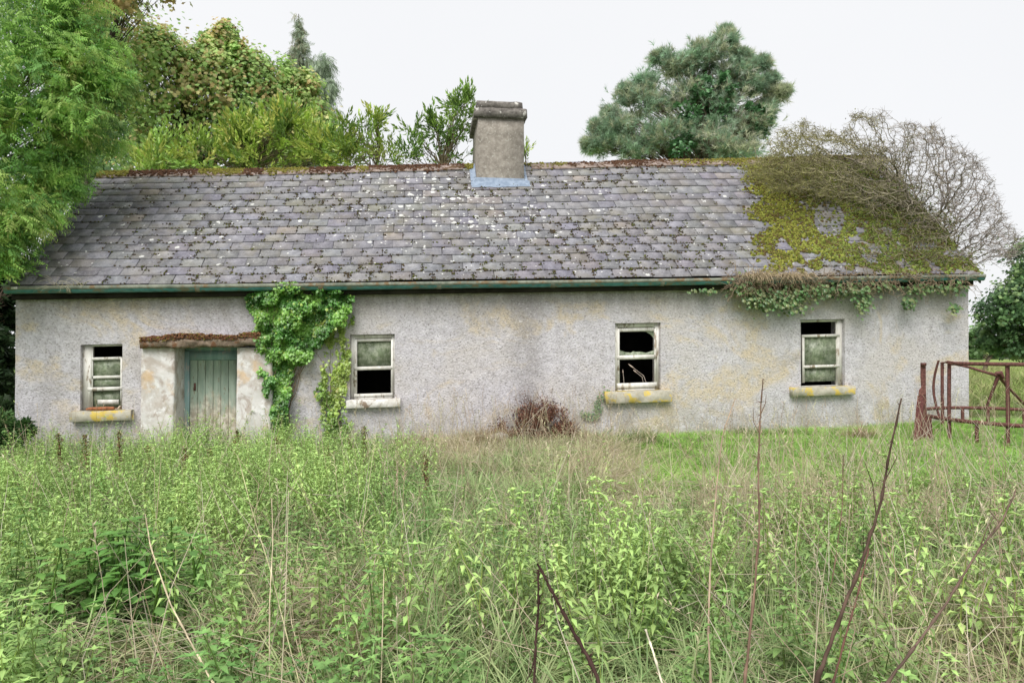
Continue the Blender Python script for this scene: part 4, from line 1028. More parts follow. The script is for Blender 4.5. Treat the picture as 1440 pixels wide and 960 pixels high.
def twiggy():
    poly = [(1045, 262), (1050, 225), (1085, 195), (1110, 180), (1150, 172), (1200, 160), (1250, 155), (1290, 172), (1320, 172), (1345, 205), (1375, 220), (1398, 255), (1412, 285), (1428, 325), (1440, 345), (1422, 372), (1375, 350), (1365, 388), (1330, 380), (1300, 320), (1200, 285), (1100, 275)]
    n = 24000; px = rng.uniform(1040, 1445, n); py = rng.uniform(150, 390, n); d = rng.uniform(12.7, 15.6, n)
    jj = (fbm(px*.03, py*.03, 403, 3)-.5)*46; k = inpoly(px+jj, py+jj, poly); px, py, d = px[k], py[k], d[k]
    P = np.array([at(a, b, c) for a, b, c in zip(px, py, d)])
    inside = (P[:, 0] < XV1) & (P[:, 1] < 2*RY)
    k = ~inside | (P[:, 2] > roofz(P[:, 0], P[:, 1])+.08)
    ir = fbm(px*.018+py*.008, py*.045-px*.01, 401, 3); keep2 = ir > .345
    k &= keep2 & (rng.random(len(P)) < np.where(px > 1290, .6, .75))
    P = P[k]
    b = np.array([XR+.75, 2.4, 0.2]); trunk = [b, b+[-.05, .05, .8], b+[.05, 0, 1.6], b+[0, -.1, 2.3], b+[-.15, -.1, 2.9]]
    # main stems continue
    roots = [trunk[-1]]
    N, par = colonize(roots, P, .10, 2.2, .135, 160, (.06, -.02, .0))
    R = np.minimum(radii(par, .0040, 2.35), .10)
    root = empty('thorn_bush', tuple(b)); tag(root, 'bare twiggy windswept thorn bush arching over the right gable', 'bush')
    m = MB(); m.tube(trunk, [.12, .11, .10, .09, .085], 8, (.14, .12, .09))
    i = np.arange(1, len(N)); g_ = np.clip((N[i][:, 0]-6.5)/3.5, 0, 1)[:, None]
    C = (np.array([[.23, .215, .10]])*(1-g_)+np.array([[.27, .235, .215]])*g_)*rng.uniform(.7, 1.3, (len(i), 1))
    m.segs(N[par[i]], N[i], R[par[i]]*.9, R[i], C, 3)
    # short side spurs
    q = rng.integers(1, len(N), 15000); dirn = N[q]-N[par[q]]; dirn /= np.linalg.norm(dirn, axis=1, keepdims=True)+1e-9
    e = N[q]+(dirn*.5+unit(len(q)))*rng.uniform(.03, .15, (len(q), 1))*[1.2, 1, .8]; g_ = np.clip((N[q][:, 0]-6.5)/3.5, 0, 1)[:, None]
    C = (np.array([[.25, .235, .10]])*(1-g_)+np.array([[.29, .25, .23]])*g_)*rng.uniform(.7, 1.3, (len(q), 1))
    m.segs(N[q], e, .0034, .0015, C, 3)
    part(m.build('branches', M_twig), root)
    # lichen and small leaves along the mossy left half
    q = q[rng.random(len(q)) < np.clip(1.1-(N[q][:, 0]-6)/3.0, .06, 1)]; q = np.repeat(q, 2); n = len(q)
    P2 = N[q]+rng.normal(0, .04, (n, 3)); l = MB(); l.scatter(leaf_blade(.035, .022, .3, .1), P2, frames(unit(n))*rng.uniform(.6, 1.2, (n, 1, 1)), pal([(.26, .27, .09), (.22, .21, .10), (.31, .30, .10), (.18, .14, .08)], n))
    part(l.build('lichen_tufts', M_leaf), root)
    print('thorn nodes', len(N))
twiggy()
def walks(P0, D0, n, step, wander, bend=(0, 0, 0), clampf=None):
    """vectorised random walks -> list of positions [n+1, k, 3]"""
    P = [P0]; D = D0/np.linalg.norm(D0, axis=1, keepdims=True)
    for i in range(n):
        D = D+rng.normal(0, wander, D.shape)+np.array(bend); D /= np.linalg.norm(D, axis=1, keepdims=True)
        p = P[-1]+D*step
        if clampf is not None: p = clampf(p)
        P.append(p)
    return np.array(P)
def walkmesh(m, W_, r0, r1, C, n=3):
    k = len(W_)-1
    for i in range(k):
        a = r0+(r1-r0)*i/k; b = r0+(r1-r0)*(i+1)/k; m.segs(W_[i], W_[i+1], a, b, C, n)
def roof_tangle():
    def clampf(p):
        zz = roofz(p[:, 0], p[:, 1])+.03; p = p.copy(); lim = (p[:, 0] < XV1+.1) & (p[:, 1] > EY-.1); p[:, 2] = np.where(lim, np.clip(p[:, 2], zz, zz+.34), p[:, 2]); return p
    n = 9000; x = rng.uniform(XV0+10, XV1+.05, n); t = rng.uniform(0.02, 1.0, n); px, py, _ = toPix(roofpt(x, t))
    bnd = np.where(py < 262, 1048+.3*(py-225), np.where(py < 300, 1060+(py-262)*3.0, 1185+(py-300)*.35))+(fbm(py*.04, py*0, 91, 2)-.5)*50+(fbm(px*.02, py*.05, 94, 3)-.5)*190
    dens = sstep(-15, 30, px-bnd)*(.35+.65*sstep(.38, .6, fbm(x*1.6, t*5, 92, 3)))*np.where(py > 340, .55, 1)
    k = rng.random(n) < dens*.40; x, t, px = x[k], t[k], px[k]; n = len(x)
    P0 = roofpt(x, t, .05); P0[:, 2] += .22*rng.random(n)**2*sstep(0, 90, px-1060)
    D0 = unit(n)*np.array([1, .8, .3])
    W_ = walks(P0, D0, 8, .075, .42, (0, 0, -.02), clampf)
    f = rng.random((n, 1)); C = (np.array([[.30, .25, .20]])*f+np.array([[.21, .20, .10]])*(1-f))*rng.uniform(.6, 1.25, (n, 1))
    b = np.array([XR-.6, .2, 3.0]); root = empty('dead_ivy', (float(XR-1.6), float(RY*.5), float(roofz(np.array(XR-1.6), np.array(RY*.5)))))
    tag(root, 'dead brown ivy tangle matted over the mossy right end of the roof', 'ivy')
    m = MB(); walkmesh(m, W_, .0070, .0025, C); part(m.build('stems', M_twig), root)
    # small olive leaves
    n = 9000; q = rng.integers(0, W_.shape[1], n); r_ = rng.integers(0, 9, n); P = W_[r_, q]+rng.normal(0, .03, (n, 3))
    l = MB(); l.scatter(leaf_blade(.05, .035, .3, .1), P, frames(unit(n)+[0, -.3, 0])*rng.uniform(.5, 1.1, (n, 1, 1)), pal([(.19, .22, .07), (.25, .27, .08), (.17, .13, .07), (.14, .21, .07)], n))
    part(l.build('leaves', M_leaf), root)
roof_tangle()

# ------------------------------------------------------------ ivy on the front wall
def wall_ivy(name, label, poly, n, thick, cols, leafs=(.7, 1.25), stems=40, base=None, bias=None, floor=.0, seed=1, dens=None):
    P = np.array(poly); lo, hi = P.min(0), P.max(0); px = rng.uniform(lo[0], hi[0], n*3); py = rng.uniform(lo[1], hi[1], n*3)
    jit = (fbm(px*.06, py*.06, seed, 3)-.5)*26; k = inpoly(px+jit, py+jit*.6, poly)
    if dens is not None: k &= rng.random(len(px)) < dens(px, py)
    px, py = px[k][:n], py[k][:n]; n = len(px)
    b = bpY(base or P[:, 0].mean(), hi[1], 0); root = empty(name, (float(b[0]), -.05, float(ground(b[0], -.1)))); tag(root, label, 'ivy')
    bulge = thick*(.35+1.2*sstep(.3, .7, fbm(px*.06, py*.06, seed+5, 2)))
    y = -.02-bulge*rng.random(n)**.6
    W_ = np.array([bpY(a, b_, c) for a, b_, c in zip(px, py, y)])
    D = np.stack([rng.normal(0, .7, n), -.35-.3*rng.random(n), -1+.6*rng.normal(0, .5, n)], 1); M = frames(D, None, (0, -1, .8)); M = M@np.stack([rotm('Y', a) for a in rng.normal(0, .75, n)])
    M = M*rng.uniform(*leafs, n)[:, None, None]
    cl = fbm(px*.05, py*.05, seed+9, 3); f = sstep(.35, .62, cl)[:, None]; C = (np.array([cols[0]])*(1-f)+np.array([cols[1]])*f)*rng.uniform(.7, 1.3, (n, 1))
    yl = rng.random(n) < .05; C[yl] = cols[2]
    m = MB()
    for q in range(3): j = np.arange(n) % 3 == q; m.scatter(IVY[q], W_[j], M[j], C[j])
    part(m.build('leaves', M_gloss), root)
    s = MB()
    for i in range(stems):
        a = W_[rng.integers(n)].copy(); g0 = np.array([b[0]+rng.normal(0, .07), -.03, ground(b[0], 0)])
        g_ = np.linspace(0, 1, 12)[:, None]; Q = g0+(a-g0)*g_; Q[:, 0] = g0[0]+(a[0]-g0[0])*g_[:, 0]**1.6; Q[1:-1, 0] += rng.normal(0, .018, 10); Q[:, 1] = np.minimum(-.02, a[1]*g_[:, 0]*.6-.02)
        s.tube(Q, np.linspace(.012, .003, 12), 4, (.22, .17, .12))
    part(s.build('stems', M_bark), root); return root
GIV = [(.09, .24, .045), (.22, .43, .08), (.40, .52, .12)]
wall_ivy('wall_ivy', 'dense dark green ivy hanging beside the right door pier', [(346, 415), (360, 402), (395, 398), (415, 396), (440, 402), (470, 404), (497, 415), (492, 440), (470, 462), (452, 485), (428, 505), (412, 530), (406, 565), (398, 592), (392, 640), (382, 640), (384, 595), (370, 550), (366, 520), (352, 480), (362, 455), (350, 435)],
         14000, .19, GIV, (.42, .8), 26, base=388, seed=101)
wall_ivy('wall_ivy', 'sparse yellow green ivy trails between dense ivy and second window', [(446, 455), (470, 445), (497, 440), (492, 480), (494, 520), (484, 560), (494, 590), (486, 610), (480, 650), (466, 650), (452, 610), (452, 570), (446, 540), (450, 500), (440, 475)],
         3400, .07, [(.20, .34, .07), (.34, .46, .10), (.42, .44, .12)], (.4, .85), 22, seed=111, dens=lambda a, b: sstep(.40, .55, fbm(a*.11, b*.03, 119, 3))*.95+.05)
def eave_ivy():
    xa = bpY(1200, 400, -.2); root = empty('eave_ivy', (float(xa[0]), -.2, float(xa[2]))); tag(root, 'dry ivy stems and leaves trailing over the gutter above the rightmost window', 'ivy')
    m = MB(); n = 520; px = 1035+330*rng.random(n)**1.5; P0 = np.array([bpY(a, b, c) for a, b, c in zip(px, rng.uniform(384, 400, n), rng.uniform(-.33, -.24, n))])
    drop = np.where(px < 1150, 1., .7)*rng.uniform(.4, 1.2, n)
    D0 = np.stack([rng.normal(0, 1, n), rng.normal(0, .3, n)-.2, rng.normal(-.3, .5, n)], 1)
    def cl(p): p = p.copy(); p[:, 1] = np.clip(p[:, 1], -.42, -.02); return p
    W_ = walks(P0, D0, 9, .05, .5, (0, .05, -.10), cl); zl_ = np.array([bpY(a, 404+32*d_, -.15)[2] for a, d_ in zip(px, drop)])
    W_[:, :, 2] = np.maximum(W_[:, :, 2], zl_[None])
    f = rng.random((n, 1)); walkmesh(m, W_, .0055, .0025, (np.array([[.36, .28, .20]])*f+np.array([[.22, .16, .11]])*(1-f)))
    part(m.build('stems', M_twig), root)
    l = MB(); blobs = [(1050, 400, 22, 12, 190), (1075, 418, 30, 16, 330), (1110, 425, 26, 12, 190), (1130, 405, 26, 14, 160), (1165, 408, 30, 10, 120), (1205, 405, 22, 12, 120), (1215, 425, 10, 12, 110), (1240, 400, 20, 8, 70), (1278, 425, 9, 8, 60), (1292, 402, 20, 9, 80), (1320, 405, 22, 8, 60), (1342, 432, 8, 8, 50), (1345, 402, 18, 10, 70), (985, 407, 14, 3, 22), (1000, 408, 6, 3, 14)]
    for (a, b, ra, rb, k) in blobs:
        Q = np.array([bpY(a+rng.normal(0, ra*.55), b+rng.normal(0, rb*.55), rng.uniform(-.38, -.1)) for _ in range(k)])
        D = np.stack([rng.normal(0, .6, k), -.4*np.ones(k), -1+rng.normal(0, .4, k)], 1); l.scatter(IVY[k % 3], Q, frames(D, None, (0, -1, .4))*rng.uniform(.5, 1, (k, 1, 1)), pal([(.09, .19, .06), (.14, .24, .08), (.19, .23, .09)], k))
    part(l.build('leaves', M_gloss), root)
    # dry grass curl in the gutter
    g_ = MB(); k = 260; px = np.concatenate([rng.normal(1062, 10, k//2), rng.normal(1110, 14, k//2)]); P0 = np.array([bpY(a, 388, -.29) for a in px])
    W_ = walks(P0, np.stack([rng.normal(0, .5, k), -.5*np.ones(k), .5*np.ones(k)], 1), 6, .05, .15, (0, 0, -.28)); walkmesh(g_, W_, .004, .0015, (.52, .42, .28)); part(g_.build('dry_grass', M_twig), root)
eave_ivy()
def gutter_grass():
    g_ = MB(); k = 26; px = rng.choice([86, 108], k)+rng.normal(0, 5, k); P0 = np.array([bpY(a, 408, -.27) for a in px])
    W_ = walks(P0, np.stack([rng.normal(0, .4, k), -.4*np.ones(k), .9*np.ones(k)], 1), 7, .045, .12, (0, 0, -.25)); walkmesh(g_, W_, .003, .001, (.60, .54, .38))
    tag(g_.build('gutter_grass', M_twig), 'few dry grass blades growing in the left end of the gutter', 'grass tuft')
gutter_grass()
def dead_bush():
    b = bpY(752, 622, -.25); b[2] = ground(b[0], b[1]); root = empty('dead_shrub', tuple(b)); tag(root, 'reddish brown dead shrub against the wall between second and third window', 'bush')
    n = 420; P0 = b+rng.normal(0, 1, (n, 3))*[.34, .08, 0]; D0 = np.stack([rng.normal(.05, .7, n), rng.normal(0, .2, n), rng.uniform(.5, 1.2, n)], 1)
    def cl(p): p = p.copy(); p[:, 1] = np.clip(p[:, 1], -.55, -.02); px, py, _ = toPix(p); return p
    poly = [(682, 616), (700, 596), (716, 584), (726, 568), (732, 550), (742, 545), (750, 556), (766, 562), (778, 558), (797, 568), (800, 590), (815, 612), (822, 630), (682, 630)]
    W_ = walks(P0, D0, 12, .075, .34, (0, 0, -.02), cl)
    m = MB(); l = MB(); 
    for i in range(11):
        px, py, _ = toPix(W_[i+1]); ok = inpoly(px, np.minimum(py, 618), poly)
        ok &= fbm(px*.07, py*.07, 301, 3) > .40
        if ok.sum() == 0: continue
        m.segs(W_[i][ok], W_[i+1][ok], .007-.0004*i, .0065-.0004*i, (.17, .09, .06))
        S = np.repeat(W_[i+1][ok], 5, 0)+rng.normal(0, .045, (ok.sum()*5, 3)); k = len(S)
        l.scatter(leaf_blade(.04, .02, .4, .3), S, frames(unit(k)-[0, 0, .5])*rng.uniform(.5, 1.1, (k, 1, 1)), pal([(.19, .09, .065), (.13, .06, .045), (.24, .13, .09)], k))
    part(m.build('stems', M_twig), root); part(l.build('dead_leaves', M_moss), root)
    # thin wisps above
    k = 30; P0 = b+np.stack([rng.normal(-.05, .18, k), np.full(k, .05), rng.uniform(.5, .75, k)], 1); W2 = walks(P0, np.stack([rng.normal(-.3, .5, k), np.zeros(k), np.ones(k)], 1), 5, .045, .3, (0, 0, 0), cl); m = MB(); walkmesh(m, W2, .003, .0015, (.2, .14, .11)); part(tag(m.build('twigs', M_twig), kind='stuff'), root)
    # a thin live ivy trail up to the third sill
    r2 = empty('ivy_trail', tuple(bpY(838, 590, -.03))); tag(r2, 'thin ivy trail running up the wall to the third window sill', 'ivy')
    n = 150; f = rng.random(n); ax = np.interp(f, [0, .4, .7, 1], [818, 838, 840, 853]); ay = np.interp(f, [0, .4, .7, 1], [582, 585, 565, 550]); Q = np.array([bpY(a+rng.normal(0, 3), c+rng.normal(0, 3), -.04) for a, c in zip(ax, ay)])
    l = MB(); l.scatter(IVY[0], Q, frames(np.stack([rng.normal(0, .6, n), -.4*np.ones(n), -np.ones(n)], 1), None, (0, -1, .3))*rng.uniform(.35, .6, (n, 1, 1)), pal([(.08, .15, .06), (.12, .18, .08)], n)); part(l.build('leaves', M_gloss), r2)
dead_bush()

# ------------------------------------------------------------ rusty ring feeder
def feeder():
    D = 11.0; Rr = 1.30; c = CAMP+CF*D+CR*(.588*D+Rr); c[2] = 0; cx, cy = c[0], c[1]; gz = .22
    root = empty('ring_feeder', (cx, cy, gz)); tag(root, 'broken rusty iron ring feeder standing in grass by the right corner', 'cattle feeder')
    RC = (.125, .052, .045)
    def P(a, z, r_=Rr): return np.array([cx+r_*math.cos(a), cy+r_*math.sin(a), z])
    def rail(name, a0, a1, z, h, w=.012, sag=None, n=40, tilt=0):
        m = MB(); A = np.linspace(a0, a1, n); V = []
        for i, a in enumerate(A):
            zz = z+(sag(a) if sag else 0)+tilt*math.sin(a)
            for (dr, dz) in ((-w, -h), (w, -h), (w, h), (-w, h)): V.append(P(a, zz+dz, Rr+dr))
        i = np.arange(n-1)[:, None]*4+np.arange(4)[None]; j = np.arange(n-1)[:, None]*4+(np.arange(4)[None]+1) % 4
        m.add(V, np.stack([i, j, j+4, i+4], -1).reshape(-1, 4), RC); m.add([V[0], V[1], V[2], V[3]], [[0, 1, 2, 3]], RC); m.add(V[-4:], [[0, 1, 2, 3]], RC)
        part(m.build(name, M_rust), root)
    # angles: camera looks along +y: front of the ring is at angle about -90
    rail('middle_rail', 0, 2*math.pi, .60, .027, .012, n=72, tilt=.03)
    rail('top_rail', math.radians(190), math.radians(352), 1.43, .027, .014)
    def post(a, z0, z1, bend=0, r_=Rr-.03, w=.024):
        m = MB(); n = 9; V = []
        for i in range(n):
            f = i/(n-1); z = z0+(z1-z0)*f; off = bend*math.sin(f*math.pi); q = P(a, z, r_+off)
            for (dx, dy) in ((-w, -.012), (w, -.012), (w, .012), (-w, .012)): V.append(q+np.array([dx, dy, 0])+rng.normal(0, .001, 3))
        i = np.arange(n-1)[:, None]*4+np.arange(4)[None]; j = np.arange(n-1)[:, None]*4+(np.arange(4)[None]+1) % 4
        m.add(V, np.stack([i, j, j+4, i+4], -1).reshape(-1, 4), RC); m.add(V[-4:], [[0, 1, 2, 3]], RC); part(m.build('post', M_rust), root)
    def ang(px, front=True):
        best = min(np.linspace(-math.pi, 0, 400) if front else np.linspace(0, math.pi, 400), key=lambda a: abs(toPix(P(a, 1.))[0]-px)); return best
    post(ang(1333), gz-.1, 1.43, .01); post(ang(1417), gz-.1, 1.43); post(ang(1500), gz-.1, 1.43); post(ang(1372), gz-.05, .62, w=.022)
    post(ang(1323, 0), gz-.1, 1.42, 0); post(ang(1352, 0), gz, .62); post(ang(1388, 0), gz-.1, .64); post(ang(1440, 0), gz, .62)
    post(ang(1318, 0), .5, 1.45, .10, w=.016)
    m = MB(); a0 = at(1330, 509, 11.); a1 = at(1362, 516, 10.9); a2 = at(1388, 524, 10.8); a3 = at(1404, 528, 10.8); a4 = at(1418, 545, 11); a5 = at(1440, 568, 11.2)
    m.tube([a0, a1, a2, a3], [.02, .022, .022, .03], 6, RC, True); m.tube([a3, a4, a5], [.03, .02, .02], 6, RC, True); a6 = at(1387, 573, 10.9); m.tube([a3, (a3+a6)/2, a6], [.03, .022, .02], 6, (.10, .04, .035), True)
    m.tube([at(1400, 525, 10.8), at(1407, 524, 10.75), at(1410, 531, 10.8)], [.03, .035, .03], 6, RC, True)
    part(m.build('broken_rail', M_rust), root)
    m = MB(); m.tube([at(1327, 518, 10.6), at(1325, 511, 10.6), at(1333, 508, 10.5), at(1345, 510, 10.4)], [.012]*4, 6, RC, True); part(m.build('hook', M_rust), root)
    # bent sheet and its upright at the left
    def plate(px, d0, name, col=RC, th=.012):
        pts = [at(a, b, d0+dd) for a, b, dd in px]; pts2 = [p+np.array([.0, th, 0]) for p in pts]; k = len(pts); m = MB()
        cc = np.mean(pts, 0); m.add([cc]+pts, [[0, 1+i, 1+(i+1) % k] for i in range(k)], col); m.add([cc+np.array([0, th, 0])]+pts2, [[0, 1+(i+1) % k, 1+i] for i in range(k)], col)
        m.add(pts+pts2, [[i, (i+1) % k, k+(i+1) % k, k+i] for i in range(k)], col); part(m.build(name, M_rust), root)
    plate([(1295, 510, 0), (1302, 512, 0), (1302, 545, 0), (1304, 600, 0), (1302, 640, .02), (1297, 640, .02), (1297, 560, 0), (1295, 530, 0)], 10.6, 'upright')
    plate([(1291, 556, -.05), (1299, 555, 0), (1297, 590, .05), (1296, 640, 0), (1283, 640, -.1), (1286, 600, -.08)], 10.55, 'bent_sheet', (.17, .06, .06))
    plate([(1293, 548, 0), (1298, 542, .02), (1302, 543, .1), (1302, 554, .1), (1292, 556, -.02)], 10.5, 'bent_sheet', (.22, .09, .08))
    plate([(1302, 582, 0), (1310, 588, -.05), (1314, 640, -.05), (1305, 640, 0)], 10.6, 'bent_sheet')
    m = MB(); p = at(1299, 512, 10.58); m.box(p-[.035, .02, .02], p+[.03, .02, .022], RC); part(m.build('bracket', M_rust), root)
feeder()

# ------------------------------------------------------------ the meadow
rng = np.random.default_rng(23)
def nettle(seed, pairs=9, H=1.0, lite=False):
    q = np.random.default_rng(seed); lean = q.normal(0, .06, 2)
    P = [[lean[0]*z**2, lean[1]*z**2, z*H] for z in np.linspace(0, 1, 5)]; ps = [stem3(P, .006, .0025, (.75, .70, .55))]
    for i in range(pairs):
        f = .18+.82*(i/(pairs-1))**.9; L = .10*(1.05-.55*f)*q.uniform(.85, 1.15)
        if f < .35: L *= .8
        c = np.array([lean[0]*f**2, lean[1]*f**2, f*H]); a0 = i*math.pi/2+q.uniform(-.25, .25)
        for s in (0, math.pi):
            dr = q.uniform(-.5, .15) if f < .9 else q.uniform(.1, .6)
            R = rotm('Z', a0+s)@rotm('X', dr)
            t = leaf2(L, L*.44, .45) if lite else leaf_blade(L, L*.44, .3, .45, (.8, 1.1)); t = (t[0]+[0, .012, 0], t[1], t[2]); ps.append(place(t, R, c))
    for k in range(4):
        ps.append(place(leaf_blade(.04, .02, .2, .1, (1.1, 1.25)), rotm('Z', k*1.57+.4)@rotm('X', .7), (lean[0], lean[1], H)))
    return join(ps)
def grass_tuft(seed, n=11, spread=.06, h=1.0, w=.006, bend=.5, short=False):
    q = np.random.default_rng(seed); V, F, T = [], [], []
    for i in range(n):
        a = q.uniform(0, 6.28); r_ = spread*q.random(); b = np.array([math.cos(a)*r_, math.sin(a)*r_, 0]); d = np.array([math.cos(a+q.normal(0, .6)), math.sin(a+q.normal(0, .6)), 0]); hh = h*q.uniform(.45, 1); bd = bend*q.uniform(.2, 1.2)
        s = np.cross(d, [0, 0, 1]); k = len(V)
        for f in ((0, .5) if short else (0, .4, .75)):
            c = b+d*bd*hh*f**2+np.array([0, 0, hh*(f-.28*bd*f**2)]); V += [c-s*w*(1-.5*f), c+s*w*(1-.5*f)]; T += [.75+.3*f]*2
        V.append(b+d*bd*hh*1.05+np.array([0, 0, hh*(1-.35*bd)])); T.append(1.1)
        F += [[k, k+1, k+3], [k, k+3, k+2], [k+2, k+3, k+4]] if short else [[k, k+1, k+3], [k, k+3, k+2], [k+2, k+3, k+5], [k+2, k+5, k+4], [k+4, k+5, k+6]]
    return np.array(V), np.array(F), np.array(T)
def dry_stalk(seed, h=1.0):
    q = np.random.default_rng(seed); b = q.normal(0, .14, 2); P = [[b[0]*f**2, b[1]*f**2, h*f] for f in (0, .35, .7, 1)]
    ps = [stem3(P, .0028, .0012, (1, 1, 1))]
    for i in range(9):
        f = .80+.2*i/9; ps.append(place(leaf_blade(.045, .007, .1, .2), rotm('Z', q.uniform(0, 6.28))@rotm('X', q.uniform(.6, 1.2)), (b[0]*f**2, b[1]*f**2, h*f)))
    return join(ps)
def weed(seed, n=26):
    q = np.random.default_rng(seed); lean = q.normal(0, .12, 2); P = [[lean[0]*z**2, lean[1]*z**2, z] for z in np.linspace(0, 1, 4)]; ps = [stem3(P, .004, .002, (.8, .8, .5))]
    for i in range(n):
        f = .15+.85*i/n; L = .075*(1.1-.5*f)*q.uniform(.6, 1.3); ps.append(place(leaf2(L, L*.32, .3), rotm('Z', i*2.4+q.uniform(-.4, .4))@rotm('X', q.uniform(-.4, .8)), (lean[0]*f**2, lean[1]*f**2, f)))
    return join(ps)
NET = [nettle(0, 12), weed(60), nettle(1, 13), nettle(2, 11), weed(61, 32), nettle(3, 12), nettle(5, 14), nettle(4, 13)]; NETL = [nettle(0, 11, 1, True), weed(60, 20), nettle(1, 12, 1, True), nettle(2, 11, 1, True), weed(61, 22), nettle(3, 11, 1, True)]; GT = [grass_tuft(k) for k in range(5)]; GTL = [grass_tuft(k+20, 12, .09, 1, .005, 1.3) for k in range(5)]; DS = [dry_stalk(k) for k in range(5)]
SHORT = [grass_tuft(k+40, 9, .09, 1, .0055, .6, True) for k in range(3)]
def region(n, dmin=1.6, dmax=12.9, wid=.86):
    """random points on the ground inside the wedge of view, even per square metre"""
    d = np.sqrt(rng.uniform(dmin**2, dmax**2, n)); l = d*rng.uniform(-wid, wid, n)
    P = CAMP+CF*d[:, None]+CR*l[:, None]; P[:, 2] = ground(P[:, 0], P[:, 1])
    ok = ~((P[:, 1] > -.06) & (P[:, 0] < XR+.05) & (P[:, 0] > XL-.05)) & ~((P[:, 1] > -.28) & (P[:, 0] > pa[0][0]-.05) & (P[:, 0] < pb[1][0]+.05))
    return P[ok]
def put(m, tm, P, s, C, tiltv=0, tdir=None, wide=None):
    n = len(P); M = rotz(rng.uniform(0, 6.28, n), 1.)
    sxy = s if wide is None else wide
    M = M*np.stack([sxy, sxy, s], 1)[:, None, :]
    T = rng.normal(0, 1, (n, 2))*np.asarray(tiltv).reshape(-1, 1) if np.ndim(tiltv) else rng.normal(0, tiltv, (n, 2))
    if tdir is not None: T = T+tdir
    Sh = np.tile(np.eye(3), (n, 1, 1)); Sh[:, 0, 2] = T[:, 0]; Sh[:, 1, 2] = T[:, 1]
    Sh[:, 2, 2] = 1/np.sqrt(1+(T**2).sum(1)); M = Sh@M
    for q in range(len(tm)):
        j = np.arange(n) % len(tm) == q; m.scatter(tm[q], P[j], M[j], C[j])
def zones(P):
    px, py, d = toPix(P); n1 = fbm(P[:, 0]*.9, P[:, 1]*.9, 131, 3)
    lawn = sstep(850, 900, px)*(1-sstep(684, 722, py+(n1-.5)*80))
    lawn = np.maximum(lawn, .9*np.exp(-(((px-1010)/70)**2+((py-668)/22)**2)))
    dryc = np.exp(-(((px-860+(py-660)*-.6)/125)**2+((py-685)/58)**2))
    dryc = np.maximum(dryc, .8*np.exp(-(((px-640)/70)**2+((py-640)/34)**2)))
    dryr = .7*np.exp(-(((px-1230)/230)**2+((py-735)/50)**2)); dryr = np.maximum(dryr, .75*sstep(1150, 1350, px)*sstep(800, 900, py))
    dryb = .95*np.exp(-(((px-460)/105)**2+((py-890)/80)**2)); dryb = np.maximum(dryb, .4*np.exp(-(((px-400)/110)**2+((py-780)/25)**2)))
    dryb = np.maximum(dryb, .55*np.exp(-(((px-1020)/80)**2+((py-790)/40)**2)))
    dry = np.maximum(np.maximum(dryc, dryr), dryb)
    return px, py, d, n1, lawn, dry
